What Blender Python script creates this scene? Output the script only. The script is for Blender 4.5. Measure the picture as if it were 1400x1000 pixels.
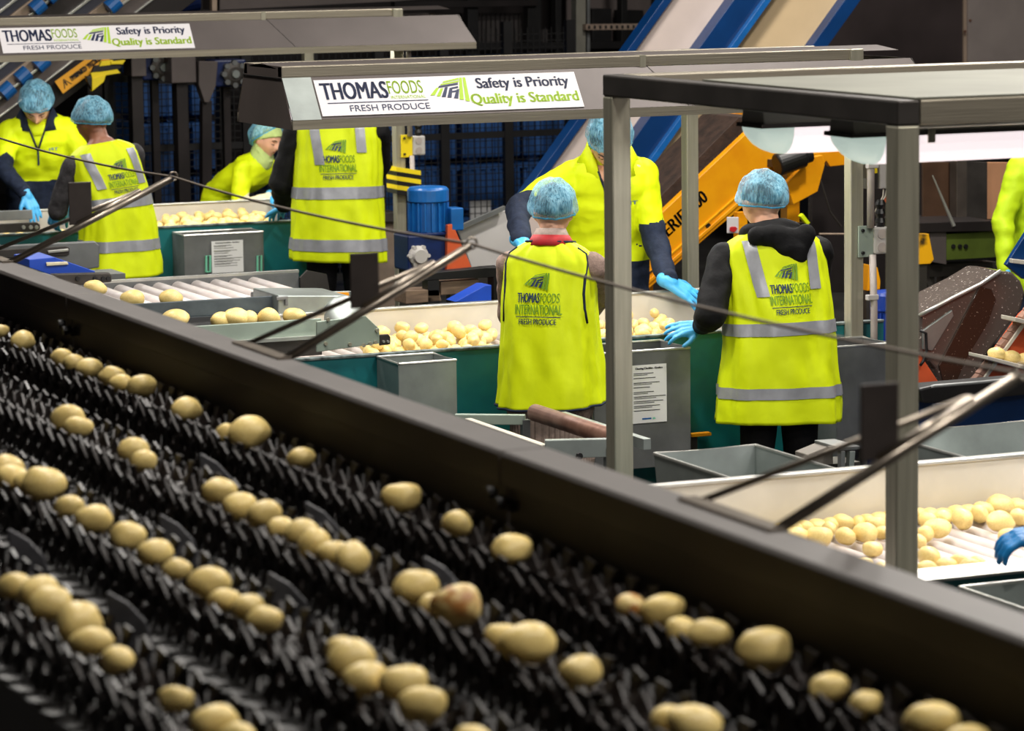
import bpy, bmesh, math, random
from mathutils import Vector, Matrix, noise
from mathutils.bvhtree import BVHTree
random.seed(7)
for o in list(bpy.data.objects): bpy.data.objects.remove(o, do_unlink=True)
SC = bpy.context.scene
COL = SC.collection
pi = math.pi

# ------------------------------------------------------------------ camera
# world: X along the sorting tables, Y along the grading lanes (away from the viewer), Z up, metres
F, YAW, PIT, ROLL, CH = 4520., .403, .1335, .0131, 2.75
def _basis():
    f = Vector((math.sin(YAW)*math.cos(PIT), math.cos(YAW)*math.cos(PIT), -math.sin(PIT)))
    r = Vector((math.cos(YAW), -math.sin(YAW), 0)); u = r.cross(f)
    c, s = math.cos(ROLL), math.sin(ROLL)
    return c*r - s*u, s*r + c*u, f
CR, CU, CF = _basis()
CC = Vector((0, 0, CH))
def ray(px, py): return CF + CR*((px-700)/F) - CU*((py-500)/F)
def P(px, py, h): d = ray(px, py); return CC + d*((h-CH)/d.z)      # on a level surface of height h
def PY(px, py, y): d = ray(px, py); return CC + d*(y/d.y)          # on the upright plane Y = y
def PX(px, py, x): d = ray(px, py); return CC + d*(x/d.x)
def depth(p): return (Vector(p)-CC).dot(CF)
cd = bpy.data.cameras.new('camera'); cam = bpy.data.objects.new('camera', cd); COL.objects.link(cam)
cd.sensor_width = 36; cd.lens = F/1400*36; cd.clip_end = 200; cd.clip_start = .05
m = Matrix((CR, CU, -CF)).transposed().to_4x4(); m.translation = CC
cam.matrix_world = m
cd.dof.use_dof = True; cd.dof.focus_distance = 13.6; cd.dof.aperture_fstop = 6.3
SC.camera = cam

# ------------------------------------------------------------------ world, light, exposure
w = bpy.data.worlds.new('world'); SC.world = w; w.use_nodes = True
w.node_tree.nodes['Background'].inputs[0].default_value = (.60, .56, .54, 1)
w.node_tree.nodes['Background'].inputs[1].default_value = .08
SC.view_settings.view_transform = 'Standard'; SC.view_settings.look = 'None'
SC.view_settings.gamma = 1; SC.view_settings.use_curve_mapping = False
SC.view_settings.exposure = 0.0
HALL_W = 230          # one high-bay lamp
TUBE_W = 10.5           # one fluorescent fitting over a table
def area(name, loc, sx, sy, watts, col=(1, 1, 1), rot=(0, 0, 0), spread=pi, parent=None):
    l = bpy.data.lights.new(name, 'AREA'); l.shape = 'RECTANGLE'; l.size = sx; l.size_y = sy
    l.energy = watts; l.color = col; l.spread = spread
    o = bpy.data.objects.new(name, l); COL.objects.link(o); o.location = loc; o.rotation_euler = rot
    if parent: o.parent = parent; o.matrix_parent_inverse = parent.matrix_basis.inverted()
    return o

# ------------------------------------------------------------------ materials
def lin(c):
    return tuple((x/255/12.92 if x/255 <= .04045 else ((x/255+.055)/1.055)**2.4) for x in c)
_M = {}
def mat(name, rgb, rough=.5, metal=0., var=0., vs=8., bump=0., bs=60., spec=.5, rgb2=None, stretch=None, thr=None, sss=0., alpha=None, emit=None, coat=0., objvar=0.):
    if name in _M: return _M[name]
    M = bpy.data.materials.new(name); M.use_nodes = True; _M[name] = M
    nt = M.node_tree; N = nt.nodes; L = nt.links; b = N['Principled BSDF']
    c = lin(rgb)
    b.inputs['Base Color'].default_value = (*c, 1); b.inputs['Roughness'].default_value = rough
    b.inputs['Metallic'].default_value = metal; b.inputs['Specular IOR Level'].default_value = spec
    if coat: b.inputs['Coat Weight'].default_value = coat; b.inputs['Coat Roughness'].default_value = .1
    if sss:
        b.inputs['Subsurface Weight'].default_value = sss; b.inputs['Subsurface Radius'].default_value = (.01, .006, .002); b.inputs['Subsurface Scale'].default_value = 1
    tc = N.new('ShaderNodeTexCoord'); src = tc.outputs['Object']
    if stretch:
        mp = N.new('ShaderNodeMapping'); mp.inputs['Scale'].default_value = stretch; L.new(src, mp.inputs[0]); src = mp.outputs[0]
    if var or rgb2:
        n = N.new('ShaderNodeTexNoise'); n.inputs['Scale'].default_value = vs; n.inputs['Detail'].default_value = 5; L.new(src, n.inputs['Vector'])
        r = N.new('ShaderNodeValToRGB'); L.new(n.outputs[0], r.inputs[0])
        c2 = lin(rgb2) if rgb2 else tuple(min(1, x*(1+var)) for x in c); c1 = c if rgb2 else tuple(x*(1-var) for x in c)
        t0, t1 = thr if thr else (.35, .65)
        r.color_ramp.elements[0].position = t0; r.color_ramp.elements[1].position = t1
        r.color_ramp.elements[0].color = (*c1, 1); r.color_ramp.elements[1].color = (*c2, 1)
        out = r.outputs[0]
        if objvar:
            oi = N.new('ShaderNodeObjectInfo'); hs = N.new('ShaderNodeHueSaturation'); mr = N.new('ShaderNodeMapRange')
            mr.inputs[3].default_value = 1-objvar; mr.inputs[4].default_value = 1+objvar
            L.new(oi.outputs['Random'], mr.inputs[0]); L.new(mr.outputs[0], hs.inputs['Value']); L.new(out, hs.inputs['Color']); out = hs.outputs[0]
        L.new(out, b.inputs['Base Color'])
    if bump:
        n2 = N.new('ShaderNodeTexNoise'); n2.inputs['Scale'].default_value = bs; n2.inputs['Detail'].default_value = 3; L.new(src, n2.inputs['Vector'])
        bp = N.new('ShaderNodeBump'); bp.inputs['Strength'].default_value = bump; bp.inputs['Distance'].default_value = .01
        L.new(n2.outputs[0], bp.inputs['Height']); L.new(bp.outputs[0], b.inputs['Normal'])
    if emit:
        b.inputs['Emission Color'].default_value = (*lin(rgb), 1); b.inputs['Emission Strength'].default_value = emit
    if alpha is not None: b.inputs['Alpha'].default_value = alpha
    return M
STEEL = mat('brushed_steel', (172, 168, 150), .40, .55, .10, 3, .04, 8, stretch=(20, 20, 1))
STEELX = mat('brushed_steel_beam', (160, 152, 136), .40, .6, .12, 3, .12, 8, stretch=(.6, 30, 30))
SHEET = mat('hood_sheet_steel', (86, 79, 77), .46, .35, .10, 2.5, .06, 10)
GALV = mat('galvanised_sheet', (158, 165, 162), .45, .7, .18, 5, .08, 14)
GALVD = mat('worn_grey_sheet', (118, 120, 120), .5, .6, .22, 5, .08, 12)
TOPS = mat('dull_top_sheet', (112, 112, 100), .6, .2, .12, 3)
RIMM = mat('bare_rim_metal', (196, 196, 190), .35, .75, .15, 8)
DARKST = mat('dark_steel', (70, 66, 63), .5, .6, .2, 6)
BLACKM = mat('black_enamel', (20, 19, 20), .45, 0, .3, 7)
RAILM = mat('grader_rail_paint', (84, 79, 76), .52, .15, .10, 4, .03, 30)
RUBBER = mat('black_rubber', (40, 33, 31), .40, 0, .6, 22, .1, 40, spec=.42)
PADDLE = mat('worn_paddle_plastic', (84, 84, 88), .42, 0, .3, 14)
TEAL = mat('teal_paint', (8, 92, 98), .42, 0, .12, 5, .05, 9, rgb2=(16, 108, 112))
TEALW = mat('worn_teal_edge', (52, 60, 60), .5, .2, rgb2=(130, 142, 140), vs=22)
CREAMW = mat('pale_inner_lining', (206, 200, 186), .42, .15, .07, 5)
ROLL_W = mat('pale_plastic_roller', (226, 216, 212), .3, 0, .06, 12)
POTATO = mat('potato_skin', (222, 192, 116), .42, 0, rgb2=(236, 212, 140), vs=24, thr=(.3, .62), bump=.06, bs=70, sss=.06, objvar=.09)
POTB = mat('bruised_potato_skin', (176, 116, 56), .45, 0, rgb2=(232, 206, 140), vs=2.2, thr=(.42, .56), bump=.1, bs=60, sss=.05)
HIVIS = mat('hi_vis_yellow', (218, 236, 6), .62, 0, .05, 6, .22, 14, spec=.3)
HIVIS2 = mat('hi_vis_green', (188, 220, 22), .62, 0, .05, 6, .10, 26, spec=.3)
REFL = mat('reflective_tape', (158, 160, 166), .38, .25, .07, 24, .05, 200)
NAVY = mat('navy_fleece', (34, 42, 60), .8, 0, .2, 30, .25, 70, spec=.2)
BLACKF = mat('black_fleece', (17, 17, 19), .8, 0, .25, 25, .2, 60, spec=.25)
CHAR = mat('charcoal_knit', (62, 60, 62), .85, 0, .25, 40, .25, 90, spec=.2)
MAUVE = mat('mauve_knit', (150, 128, 118), .9, 0, .15, 60, .3, 160, spec=.15)
RIB = mat('ribbed_grey_knit', (140, 124, 114), .9, 0, .12, 60, .2, 120, spec=.15)
REDC = mat('red_collar', (176, 30, 36), .7, 0, .15, 30)
GREYC = mat('grey_collar_knit', (168, 150, 140), .9, 0, .1, 60)
CREAMC = mat('cream_cotton', (232, 222, 190), .85, 0, .08, 30, .15, 60)
SKIN = mat('fair_skin', (222, 170, 140), .5, 0, .07, 20, sss=.08)
SKIN2 = mat('brown_skin', (150, 98, 74), .5, 0, .08, 20, sss=.05)
LIPS = mat('lips', (178, 106, 92), .45)
HAIR = mat('dark_brown_hair', (36, 25, 20), .5, 0, .4, 40, .4, 90, stretch=(1, 1, .2))
EYEW = mat('eye_white', (225, 220, 214), .25)
EYED = mat('dark_iris', (30, 20, 16), .2)
GLOVE = mat('blue_nitrile_glove', (74, 172, 226), .4, 0, .10, 18, .12, 40, spec=.5)
GLOVED = mat('deep_blue_glove', (22, 116, 178), .35, 0, .15, 18, .2, 30, spec=.5)
SCARF = mat('pale_green_scarf', (186, 206, 128), .85, 0, .08, 20, .15, 50)
SHOE = mat('black_boot_leather', (18, 17, 17), .5, 0, .2, 20)
SIGNW = mat('white_sign_plate', (216, 213, 216), .45)
INK_N = mat('navy_print', (16, 32, 72), .5)
INK_G = mat('lime_print', (160, 196, 28), .5)
INK_VG = mat('green_vest_print', (112, 156, 30), .6)
INK_VN = mat('navy_vest_print', (24, 52, 84), .6)
INK_K = mat('black_print', (24, 22, 22), .5)
PAPER = mat('white_paper', (226, 226, 226), .7)
YPAINT = mat('yellow_machine_paint', (242, 166, 8), .38, 0, rgb2=(228, 146, 4), vs=5, spec=.5)
YWORN = mat('worn_yellow_paint', (236, 172, 16), .45, 0, rgb2=(60, 44, 24), vs=9, thr=(.56, .68))
HAZY = mat('hazard_yellow', (240, 214, 20), .5)
BLUEP = mat('blue_machine_paint', (6, 52, 104), .35, 0, .12, 4)
BLUEM = mat('blue_motor_paint', (22, 96, 168), .35, 0, .12, 10)
BLUED = mat('dark_blue_paint', (12, 34, 84), .4, 0, .2, 8)
BLUET = mat('bright_blue_tray', (34, 78, 190), .4, 0, .1, 6)
BELTW = mat('white_belt', (214, 198, 190), .55, 0, .05, 3)
BELTC = mat('cream_belt', (216, 190, 150), .55, 0, .06, 3)
BELTD = mat('slate_belt', (58, 60, 74), .6, 0, .2, 8)
BEIGE = mat('beige_side_rail', (168, 148, 130), .5, .3, .12, 6)
ORANGE = mat('orange_rubber', (206, 88, 46), .55, 0, .1, 8)
BROWNB = mat('brown_belt', (52, 36, 28), .7, 0, .4, 14, .3, 30)
BROWNP = mat('rusty_pipe', (112, 78, 64), .5, .4, rgb2=(140, 106, 90), vs=16)
GREYP = mat('grey_cabinet_panel', (92, 84, 82), .5, .35, .12, 4, .05, 60)
GREYK = mat('dark_panel', (38, 33, 33), .45, .3, .25, 3)
GPLATE = mat('pale_green_side_plate', (156, 170, 158), .45, .35, .10, 6)
GPLATE2 = mat('slate_channel', (84, 92, 96), .45, .4, .2, 10)
BOXG = mat('grey_junction_box', (184, 180, 176), .5, 0, .05, 10)
CONDUIT = mat('grey_conduit', (172, 162, 156), .5, 0, .08, 20)
WIREO = mat('orange_wire', (214, 92, 34), .5)
CORD = mat('pull_cord', (104, 92, 80), .6, .2)
ROD = mat('plated_rod', (150, 140, 128), .32, .9, .2, 12)
PLATE = mat('dark_flag_plate', (62, 55, 52), .5, .3, .15, 14)
FLOORM = mat('worn_concrete_floor', (62, 60, 58), .6, 0, rgb2=(40, 38, 37), vs=1.6, bump=.1, bs=20)
WALLM = mat('dark_wall_panel', (40, 38, 40), .7, 0, .15, 1.5)
CEILM = mat('dark_roof_sheet', (52, 50, 50), .8, 0, .15, 1.5)
BLUEC = mat('blue_crate_plastic', (46, 92, 156), .45, 0, .25, 5)
WOODB = mat('brown_timber', (112, 92, 74), .7, 0, .25, 10, stretch=(1, 8, 8))
DIFF = mat('lit_diffuser', (252, 238, 240), .4, emit=.92)
LAMPG = mat('bright_lamp_disc', (255, 246, 236), .4, emit=8)
ENDCAP = mat('lit_end_cap', (206, 224, 214), .3, spec=.5, emit=.62)
LAMPBODY = mat('grey_lamp_body', (168, 170, 166), .4, .1, .06, 10)
TAGY = mat('orange_warning_label', (244, 172, 40), .5)
GREENPL = mat('mint_clip', (120, 200, 170), .5)
RED = mat('red_print', (196, 30, 40), .5)

def net_material():
    M = bpy.data.materials.new('blue_hairnet'); M.use_nodes = True
    nt = M.node_tree; N = nt.nodes; L = nt.links; b = N['Principled BSDF']
    b.inputs['Roughness'].default_value = .7
    tc = N.new('ShaderNodeTexCoord'); mp = N.new('ShaderNodeMapping'); mp.inputs['Scale'].default_value = (60, 60, 14); mp.inputs['Rotation'].default_value = (.3, .25, 0); L.new(tc.outputs['Object'], mp.inputs[0])
    n = N.new('ShaderNodeTexNoise'); n.inputs['Scale'].default_value = 2.2; n.inputs['Detail'].default_value = 5; n.inputs['Distortion'].default_value = .6; L.new(mp.outputs[0], n.inputs['Vector'])
    n2 = N.new('ShaderNodeTexNoise'); n2.inputs['Scale'].default_value = 13; n2.inputs['Detail'].default_value = 2; L.new(tc.outputs['Object'], n2.inputs['Vector'])
    r = N.new('ShaderNodeValToRGB'); L.new(n.outputs[0], r.inputs[0])
    r.color_ramp.elements[0].position = .36; r.color_ramp.elements[0].color = (*lin((92, 178, 214)), 1)
    r.color_ramp.elements[1].position = .66; r.color_ramp.elements[1].color = (*lin((160, 214, 236)), 1)
    L.new(r.outputs[0], b.inputs['Base Color'])
    ad = N.new('ShaderNodeMath'); ad.operation = 'ADD'; L.new(n.outputs[0], ad.inputs[0]); L.new(n2.outputs[0], ad.inputs[1])
    mr = N.new('ShaderNodeMapRange'); mr.inputs[1].default_value = .78; mr.inputs[2].default_value = 1.25; mr.inputs[3].default_value = .26; mr.inputs[4].default_value = .80
    L.new(ad.outputs[0], mr.inputs[0]); L.new(mr.outputs[0], b.inputs['Alpha'])
    bp = N.new('ShaderNodeBump'); bp.inputs['Strength'].default_value = .3; bp.inputs['Distance'].default_value = .006; L.new(n.outputs[0], bp.inputs['Height']); L.new(bp.outputs[0], b.inputs['Normal'])
    return M
NET = net_material()
NETRIM = mat('hairnet_elastic', (70, 168, 214), .6)
PERSPEX = mat('splashed_chute_sheet', (104, 94, 88), .18, .3, rgb2=(226, 216, 206), vs=70, thr=(.635, .67), spec=.6)

# ------------------------------------------------------------------ mesh helpers
class MB:
    def __init__(s): s.v = []; s.f = []; s.mi = []; s.cur = 0
    def add(s, vs, fs):
        n = len(s.v); s.v += [tuple(v) for v in vs]; s.f += [tuple(i+n for i in f) for f in fs]; s.mi += [s.cur]*len(fs); return s
    def box(s, x0, x1, y0, y1, z0, z1):
        v = [(x, y, z) for z in (z0, z1) for y in (y0, y1) for x in (x0, x1)]
        return s.add(v, [(0, 2, 3, 1), (4, 5, 7, 6), (0, 1, 5, 4), (2, 6, 7, 3), (0, 4, 6, 2), (1, 3, 7, 5)])
    def obox(s, c, ax, ay, az):          # centre and three half axes
        c = Vector(c); ax = Vector(ax); ay = Vector(ay); az = Vector(az)
        v = [c+ax*i+ay*j+az*k for k in (-1, 1) for j in (-1, 1) for i in (-1, 1)]
        return s.add(v, [(0, 2, 3, 1), (4, 5, 7, 6), (0, 1, 5, 4), (2, 6, 7, 3), (0, 4, 6, 2), (1, 3, 7, 5)])
    def bar(s, a, b, w, h, up=(0, 0, 1)):   # rectangular bar between two points
        a = Vector(a); b = Vector(b); d = (b-a); l = d.length; d.normalize(); up = Vector(up)
        if abs(d.dot(up)) > .98: up = Vector((0, 1, 0))
        sx = d.cross(up).normalized(); uz = sx.cross(d).normalized()
        return s.obox((a+b)/2, d*(l/2), sx*(w/2), uz*(h/2))
    def loft(s, rings, cap=True, closed=True):
        n = len(rings[0]); base = len(s.v); vs = [p for r in rings for p in r]; fs = []
        for i in range(len(rings)-1):
            for j in range(n if closed else n-1):
                k = (j+1) % n; fs.append((i*n+j, i*n+k, (i+1)*n+k, (i+1)*n+j))
        if cap and closed:
            fs.append(tuple(range(n-1, -1, -1))); fs.append(tuple((len(rings)-1)*n+j for j in range(n)))
        return s.add(vs, fs)
    def tube(s, path, r, n=10, cap=True):
        path = [Vector(p) for p in path]; rr = r if isinstance(r, (list, tuple)) else [r]*len(path)
        d0 = (path[1]-path[0]).normalized(); up = Vector((0, 0, 1)) if abs(d0.z) < .9 else Vector((0, 1, 0))
        sx = d0.cross(up).normalized(); rings = []
        for i, p in enumerate(path):
            a = path[max(0, i-1)]; b = path[min(len(path)-1, i+1)]; d = (b-a).normalized()
            sx = (sx - d*sx.dot(d)).normalized(); sy = d.cross(sx)
            rings.append([p+(sx*math.cos(t)+sy*math.sin(t))*rr[i] for t in [2*pi*k/n for k in range(n)]])
        return s.loft(rings, cap)
    def cone(s, a, b, r0, r1, n=14, k=4):       # round-ended cone (capsule)
        a = Vector(a); b = Vector(b); d = b-a; l = d.length; d = d/l if l > 1e-6 else Vector((0, 0, 1))
        pts = []; rs = []
        for i in range(k): t = pi/2*i/k; pts.append(a-d*r0*math.cos(t)); rs.append(max(r0*math.sin(t), r0*.05))
        pts += [a, b]; rs += [r0, r1]
        for i in range(1, k+1): t = pi/2*i/k; pts.append(b+d*r1*math.sin(t)); rs.append(max(r1*math.cos(t), r1*.05))
        return s.tube(pts, rs, n)
    def ell(s, c, rx, ry, rz, n=20, m=12, M=None):
        c = Vector(c); rings = []
        for i in range(m+1):
            t = -pi/2+pi*i/m; ct = max(math.cos(t), .02)
            ring = []
            for j in range(n):
                a = 2*pi*j/n; p = Vector((rx*ct*math.cos(a), ry*ct*math.sin(a), rz*math.sin(t)))
                if M: p = M @ p
                ring.append(c+p)
            rings.append(ring)
        return s.loft(rings)
    def lathe(s, prof, o, ax, n=20, cap=True):   # prof: (distance along axis, radius)
        o = Vector(o); ax = Vector(ax).normalized(); up = Vector((0, 0, 1)) if abs(ax.z) < .9 else Vector((0, 1, 0))
        sx = ax.cross(up).normalized(); sy = ax.cross(sx)
        return s.loft([[o+ax*d+(sx*math.cos(2*pi*k/n)+sy*math.sin(2*pi*k/n))*r for k in range(n)] for d, r in prof], cap)
    def prism(s, poly, ext):                      # planar polygon pushed along ext
        ext = Vector(ext); p = [Vector(q) for q in poly]; n = len(p)
        return s.add(p+[q+ext for q in p], [tuple(range(n)), tuple(range(2*n-1, n-1, -1))]+[(i, i+n, (i+1) % n+n, (i+1) % n) for i in range(n)])
    def sheet(s, fn, nu, nv):
        vs = [fn(i/nu, j/nv) for j in range(nv+1) for i in range(nu+1)]
        return s.add(vs, [(j*(nu+1)+i, j*(nu+1)+i+1, (j+1)*(nu+1)+i+1, (j+1)*(nu+1)+i) for j in range(nv) for i in range(nu)])
    def mesh(s, name):
        me = bpy.data.meshes.new(name); me.from_pydata(s.v, [], s.f); 
        bm = bmesh.new(); bm.from_mesh(me); bmesh.ops.recalc_face_normals(bm, faces=bm.faces); bm.to_mesh(me); bm.free()
        me.update(); return me
def _fix(o, parent):
    if parent: o.parent = parent; o.matrix_parent_inverse = parent.matrix_basis.inverted()
def put(name, me, mt, parent=None, bevel=0., smooth=False, solid=0., local=False, seg=2):
    """link a mesh (MB or mesh data) as one object"""
    if isinstance(me, MB):
        mi = me.mi; me = me.mesh(name)
        if isinstance(mt, (list, tuple)):
            for q, i in zip(me.polygons, mi): q.material_index = i
    if not me.materials:
        for q in (mt if isinstance(mt, (list, tuple)) else [mt]): me.materials.append(q)
    o = bpy.data.objects.new(name, me); COL.objects.link(o)
    if smooth:
        for q in me.polygons: q.use_smooth = True
    if solid: md = o.modifiers.new('solid', 'SOLIDIFY'); md.thickness = solid; md.offset = 0
    if bevel: md = o.modifiers.new('bevel', 'BEVEL'); md.width = bevel; md.segments = seg; md.limit_method = 'ANGLE'
    if parent:
        o.parent = parent
        if not local:
            q = parent
            mm = q.matrix_basis.copy()
            while q.parent: mm = q.parent.matrix_basis @ q.matrix_parent_inverse @ mm; q = q.parent
            o.matrix_parent_inverse = mm.inverted()
    return o
def tag(o, label, cat, group=None):
    o['label'] = label; o['category'] = cat
    if group: o['group'] = group
    return o
def thing(name, label, cat, loc=(0, 0, 0), rz=0., group=None):
    o = bpy.data.objects.new(name, None); COL.objects.link(o); o.empty_display_size = .1
    o.location = loc; o.rotation_euler = (0, 0, rz); return tag(o, label, cat, group)
def struct(o): o['kind'] = 'structure'; return o
def copyobj(src, parent, loc, rot=None, scale=None, name=None):
    c = src.copy(); COL.objects.link(c); c.parent = parent; c.location = loc
    if parent: c.matrix_parent_inverse = Matrix()
    if rot is not None: c.rotation_euler = rot
    if scale is not None: c.scale = scale
    return c
WORK = bpy.data.scenes.new('work')          # scratch scene, removed at the end
def evaluated_mesh(o):
    with bpy.context.temp_override(scene=WORK, view_layer=WORK.view_layers[0]):
        dg = bpy.context.evaluated_depsgraph_get(); dg.update()
        return bpy.data.meshes.new_from_object(o.evaluated_get(dg))
def blob(mb, voxel, smooth=3, name='blob'):
    me = mb.mesh(name); o = bpy.data.objects.new('tmp', me); WORK.collection.objects.link(o)
    r = o.modifiers.new('r', 'REMESH'); r.mode = 'VOXEL'; r.voxel_size = voxel
    if smooth: q = o.modifiers.new('s', 'SMOOTH'); q.factor = .5; q.iterations = smooth
    out = evaluated_mesh(o)
    bpy.data.objects.remove(o, do_unlink=True); bpy.data.meshes.remove(me)
    out.name = name
    for p in out.polygons: p.use_smooth = True
    return out
_T = {}
def text2d(body, bold=0.):
    k = (body, bold)
    if k in _T: return _T[k]
    c = bpy.data.curves.new('t', 'FONT'); c.body = body; c.size = 1; c.offset = bold; c.resolution_u = 4
    o = bpy.data.objects.new('t', c); WORK.collection.objects.link(o)
    me = evaluated_mesh(o)
    vs = [(v.co.x, v.co.y) for v in me.vertices]; fs = [tuple(p.vertices) for p in me.polygons]
    bpy.data.objects.remove(o, do_unlink=True); bpy.data.meshes.remove(me)
    x0 = min(v[0] for v in vs); x1 = max(v[0] for v in vs); y0 = min(v[1] for v in vs); y1 = max(v[1] for v in vs)
    _T[k] = ([((x-x0)/(x1-x0), (y-y0)/(y1-y0)) for x, y in vs], fs); return _T[k]
def text_on(mb, body, fn, u0, v0, w_, h_, bold=0.):
    vs, fs = text2d(body, min(bold, 0.))      # heavier type: the same outlines laid side by side
    for e in ((-bold, 0, bold) if bold > 0 else (0,)): mb.add([fn(u0+(x+e)*w_, v0+y*h_) for x, y in vs], fs)
# emblem polygons in a unit box (v up): list of (colour index 0 green / 1 navy, polygon)
_E = [(0, [(1005, 463), (1093, 446), (1092, 455), (998, 471)]), (0, [(990, 476), (1090, 460), (1088, 469), (982, 484)]),
      (0, [(958, 497), (976, 494), (940, 536), (915, 536)]), (0, [(981, 500), (996, 499), (968, 542), (948, 542)]),
      (0, [(1097, 446), (1111, 446), (1088, 566), (1067, 562)]), (0, [(1116, 445), (1130, 445), (1119, 575), (1097, 571)]),
      (1, [(976, 487), (1082, 473), (1080, 483), (968, 497)]), (1, [(1006, 495), (1022, 493), (996, 547), (974, 547)]),
      (1, [(1030, 499), (1046, 497), (1026, 552), (1004, 550)]), (1, [(1040, 497), (1078, 491), (1076, 500), (1038, 506)]),
      (1, [(1036, 516), (1062, 512), (1060, 521), (1034, 525)]), (1, [(1066, 508), (1080, 506), (1060, 558), (1038, 555)])]
EMB = [(c, [((x-915)/215, (575-y)/130) for x, y in p]) for c, p in _E]
def emblem_on(mbs, fn, u0, v0, w_, h_):
    for c, p in EMB: mbs[c].add([fn(u0+x*w_, v0+y*h_) for x, y in p], [tuple(range(len(p)))])
# ------------------------------------------------------------------ the hall
struct(put('floor', MB().box(-8, 26, -4, 34, -.2, 0), FLOORM))
struct(put('wall_back', MB().box(-8, 26, 33.8, 34.1, 0, 8), WALLM))
struct(put('wall_left', MB().box(-8.2, -8, -4, 34, 0, 8), WALLM))
struct(put('wall_right', MB().box(26, 26.2, -4, 34, 0, 8), WALLM))
struct(put('ceiling', MB().box(-8, 26, -4, 34, 8, 8.2), CEILM))
def highbay(x, y, z=6.6, watts=None):
    t = thing('high_bay_lamp', 'round high-bay lamp hanging from the dark roof above the machines', 'lamp', (x, y, z), group='high-bay lamps under the roof')
    put('shade', MB().lathe([(0, .30), (.12, .26), (.26, .12), (.30, .10)], (x, y, z), (0, 0, 1), 28, cap=False), LAMPBODY, t, smooth=True, solid=.01)
    put('driver_box', MB().lathe([(.30, .08), (.46, .08)], (x, y, z), (0, 0, 1), 16), DARKST, t, bevel=.01)
    put('hanging_rod', MB().tube([(x, y, z+.46), (x, y, 8)], .012, 8), DARKST, t)
    put('lens', MB().lathe([(.02, .27), (.03, .27)], (x, y, z), (0, 0, 1), 28), LAMPG, t)
    area('lamp_light', (x, y, z-.02), .55, .55, watts or HALL_W, (1, .95, .88), parent=t)
for x, y in ((6.4, 3.0), (7.4, 7.4), (3.4, 11.2), (3.4, 16.2)): highbay(x, y)  # out of view; the right-hand pair nearest the camera is added to brighten vest backs
highbay(3.0, 2.4, watts=130); highbay(3.0, 7.0, watts=130); highbay(8.8, 12.6, watts=380); highbay(10.2, 16.4, watts=300)  # last pair added out of view to brighten the yellow conveyor and elevator

# ------------------------------------------------------------------ foreground grader: four lanes of star rollers
LZ = 1.565                        # roller axle height
LANES = [2.335, 2.035, 1.735, 1.425]
NAMES = ['next to the dark guard rail', 'second from the dark guard rail', 'third from the dark guard rail', 'fourth from the dark guard rail']
def star_roller_mesh():
    # shaft with three finger discs, each finger flaring towards its tip
    mb = MB(); mb.lathe([(-.066, .011), (.066, .011)], (0, 0, 0), (1, 0, 0), 8); X = Vector((1, 0, 0))
    for d, x in enumerate((-.056, -.020, .020, .056)):
        R = .054 if d in (0, 3) else .040; mb.lathe([(x-.008, .018), (x+.008, .018)], (0, 0, 0), (1, 0, 0), 8)
        for k in range(5):
            a = 2*pi*(k+.5*(d in (1, 2)))/5+pi/2; e = Vector((0, math.cos(a), math.sin(a))); f = Vector((0, -math.sin(a), math.cos(a)))
            lo, hi = e*.014, e*R; c = Vector((x, 0, 0)); sl = X*(.010 if d in (2, 3) else -.010)
            v = [c+lo+f*s*.0055+X*t*.004 for s, t in ((-1, -1), (1, -1), (1, 1), (-1, 1))]+[c+hi+sl+f*s*.020+X*t*.0028 for s, t in ((-1, -1), (1, -1), (1, 1), (-1, 1))]
            mb.add(v, [(0, 1, 2, 3), (7, 6, 5, 4), (0, 4, 5, 1), (1, 5, 6, 2), (2, 6, 7, 3), (3, 7, 4, 0)])
    return mb.mesh('star_roller')
SR = star_roller_mesh(); SR.materials.append(RUBBER)
PITCH = .092
ymax = {0: 11.2, 1: 10.0, 2: 8.6, 3: 7.2}
for li, lx in enumerate(LANES):
    y0, y1 = 3.4, ymax[li]
    t = thing('roller_lane', 'lane of black star-shaped rubber rollers carrying potatoes, '+NAMES[li], 'conveyor', (lx, y0, 0), group='roller lanes of the grader')
    k = 0; y = y0+.05
    while y < y1-.05:
        o = bpy.data.objects.new('star_roller', SR); COL.objects.link(o); o.parent = t
        o.location = (0, y-y0, LZ); o.rotation_euler = (random.gauss(.1, .16), 0, 0); k += 1; y += PITCH
    put('lane_trough', MB().box(lx-.055, lx+.055, y0, y1, LZ-.34, LZ-.10), BLACKM, t)
# curved separator paddles between lanes
def paddle(px, py, lx, L, Hh, lab):
    c = PX(px, py, lx); z1 = LZ+.03; yc = c.y
    t = thing('separator_paddle', lab, 'paddle', (lx, yc, LZ-.3), group='separator paddles between the lanes')
    o_ = [(-.040, .018), (-.036, .023), (-.004, .002), (.022, -.030), (.032, -.070), (.040, -.150), (.010, -.150), (-.016, -.09), (-.036, -.04)]
    put('blade', MB().prism([(lx+u, yc-u*.5, z1+v) for u, v in o_], (.003, .010, 0)), PADDLE, t, bevel=.003)
    put('stem', MB().box(lx-.012, lx+.012, yc-.012, yc+.012, LZ-.49, z1-.13), BLACKM, t)
mid = [(LANES[i]+LANES[i+1])/2 for i in range(3)]
PADL = 'grey curved plastic paddle standing in the gap between two roller lanes'
for px, py, g in ((447, 700, 0), (612, 778, 0), (248, 715, 1), (400, 808, 1), (42, 735, 2), (180, 825, 2), (300, 628, 0)):
    paddle(px, py, mid[g], .36, .12, 'grey curved plastic paddle in the '+('first', 'second', 'third')[g]+' gap between lanes, counted from the guard rail')
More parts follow.
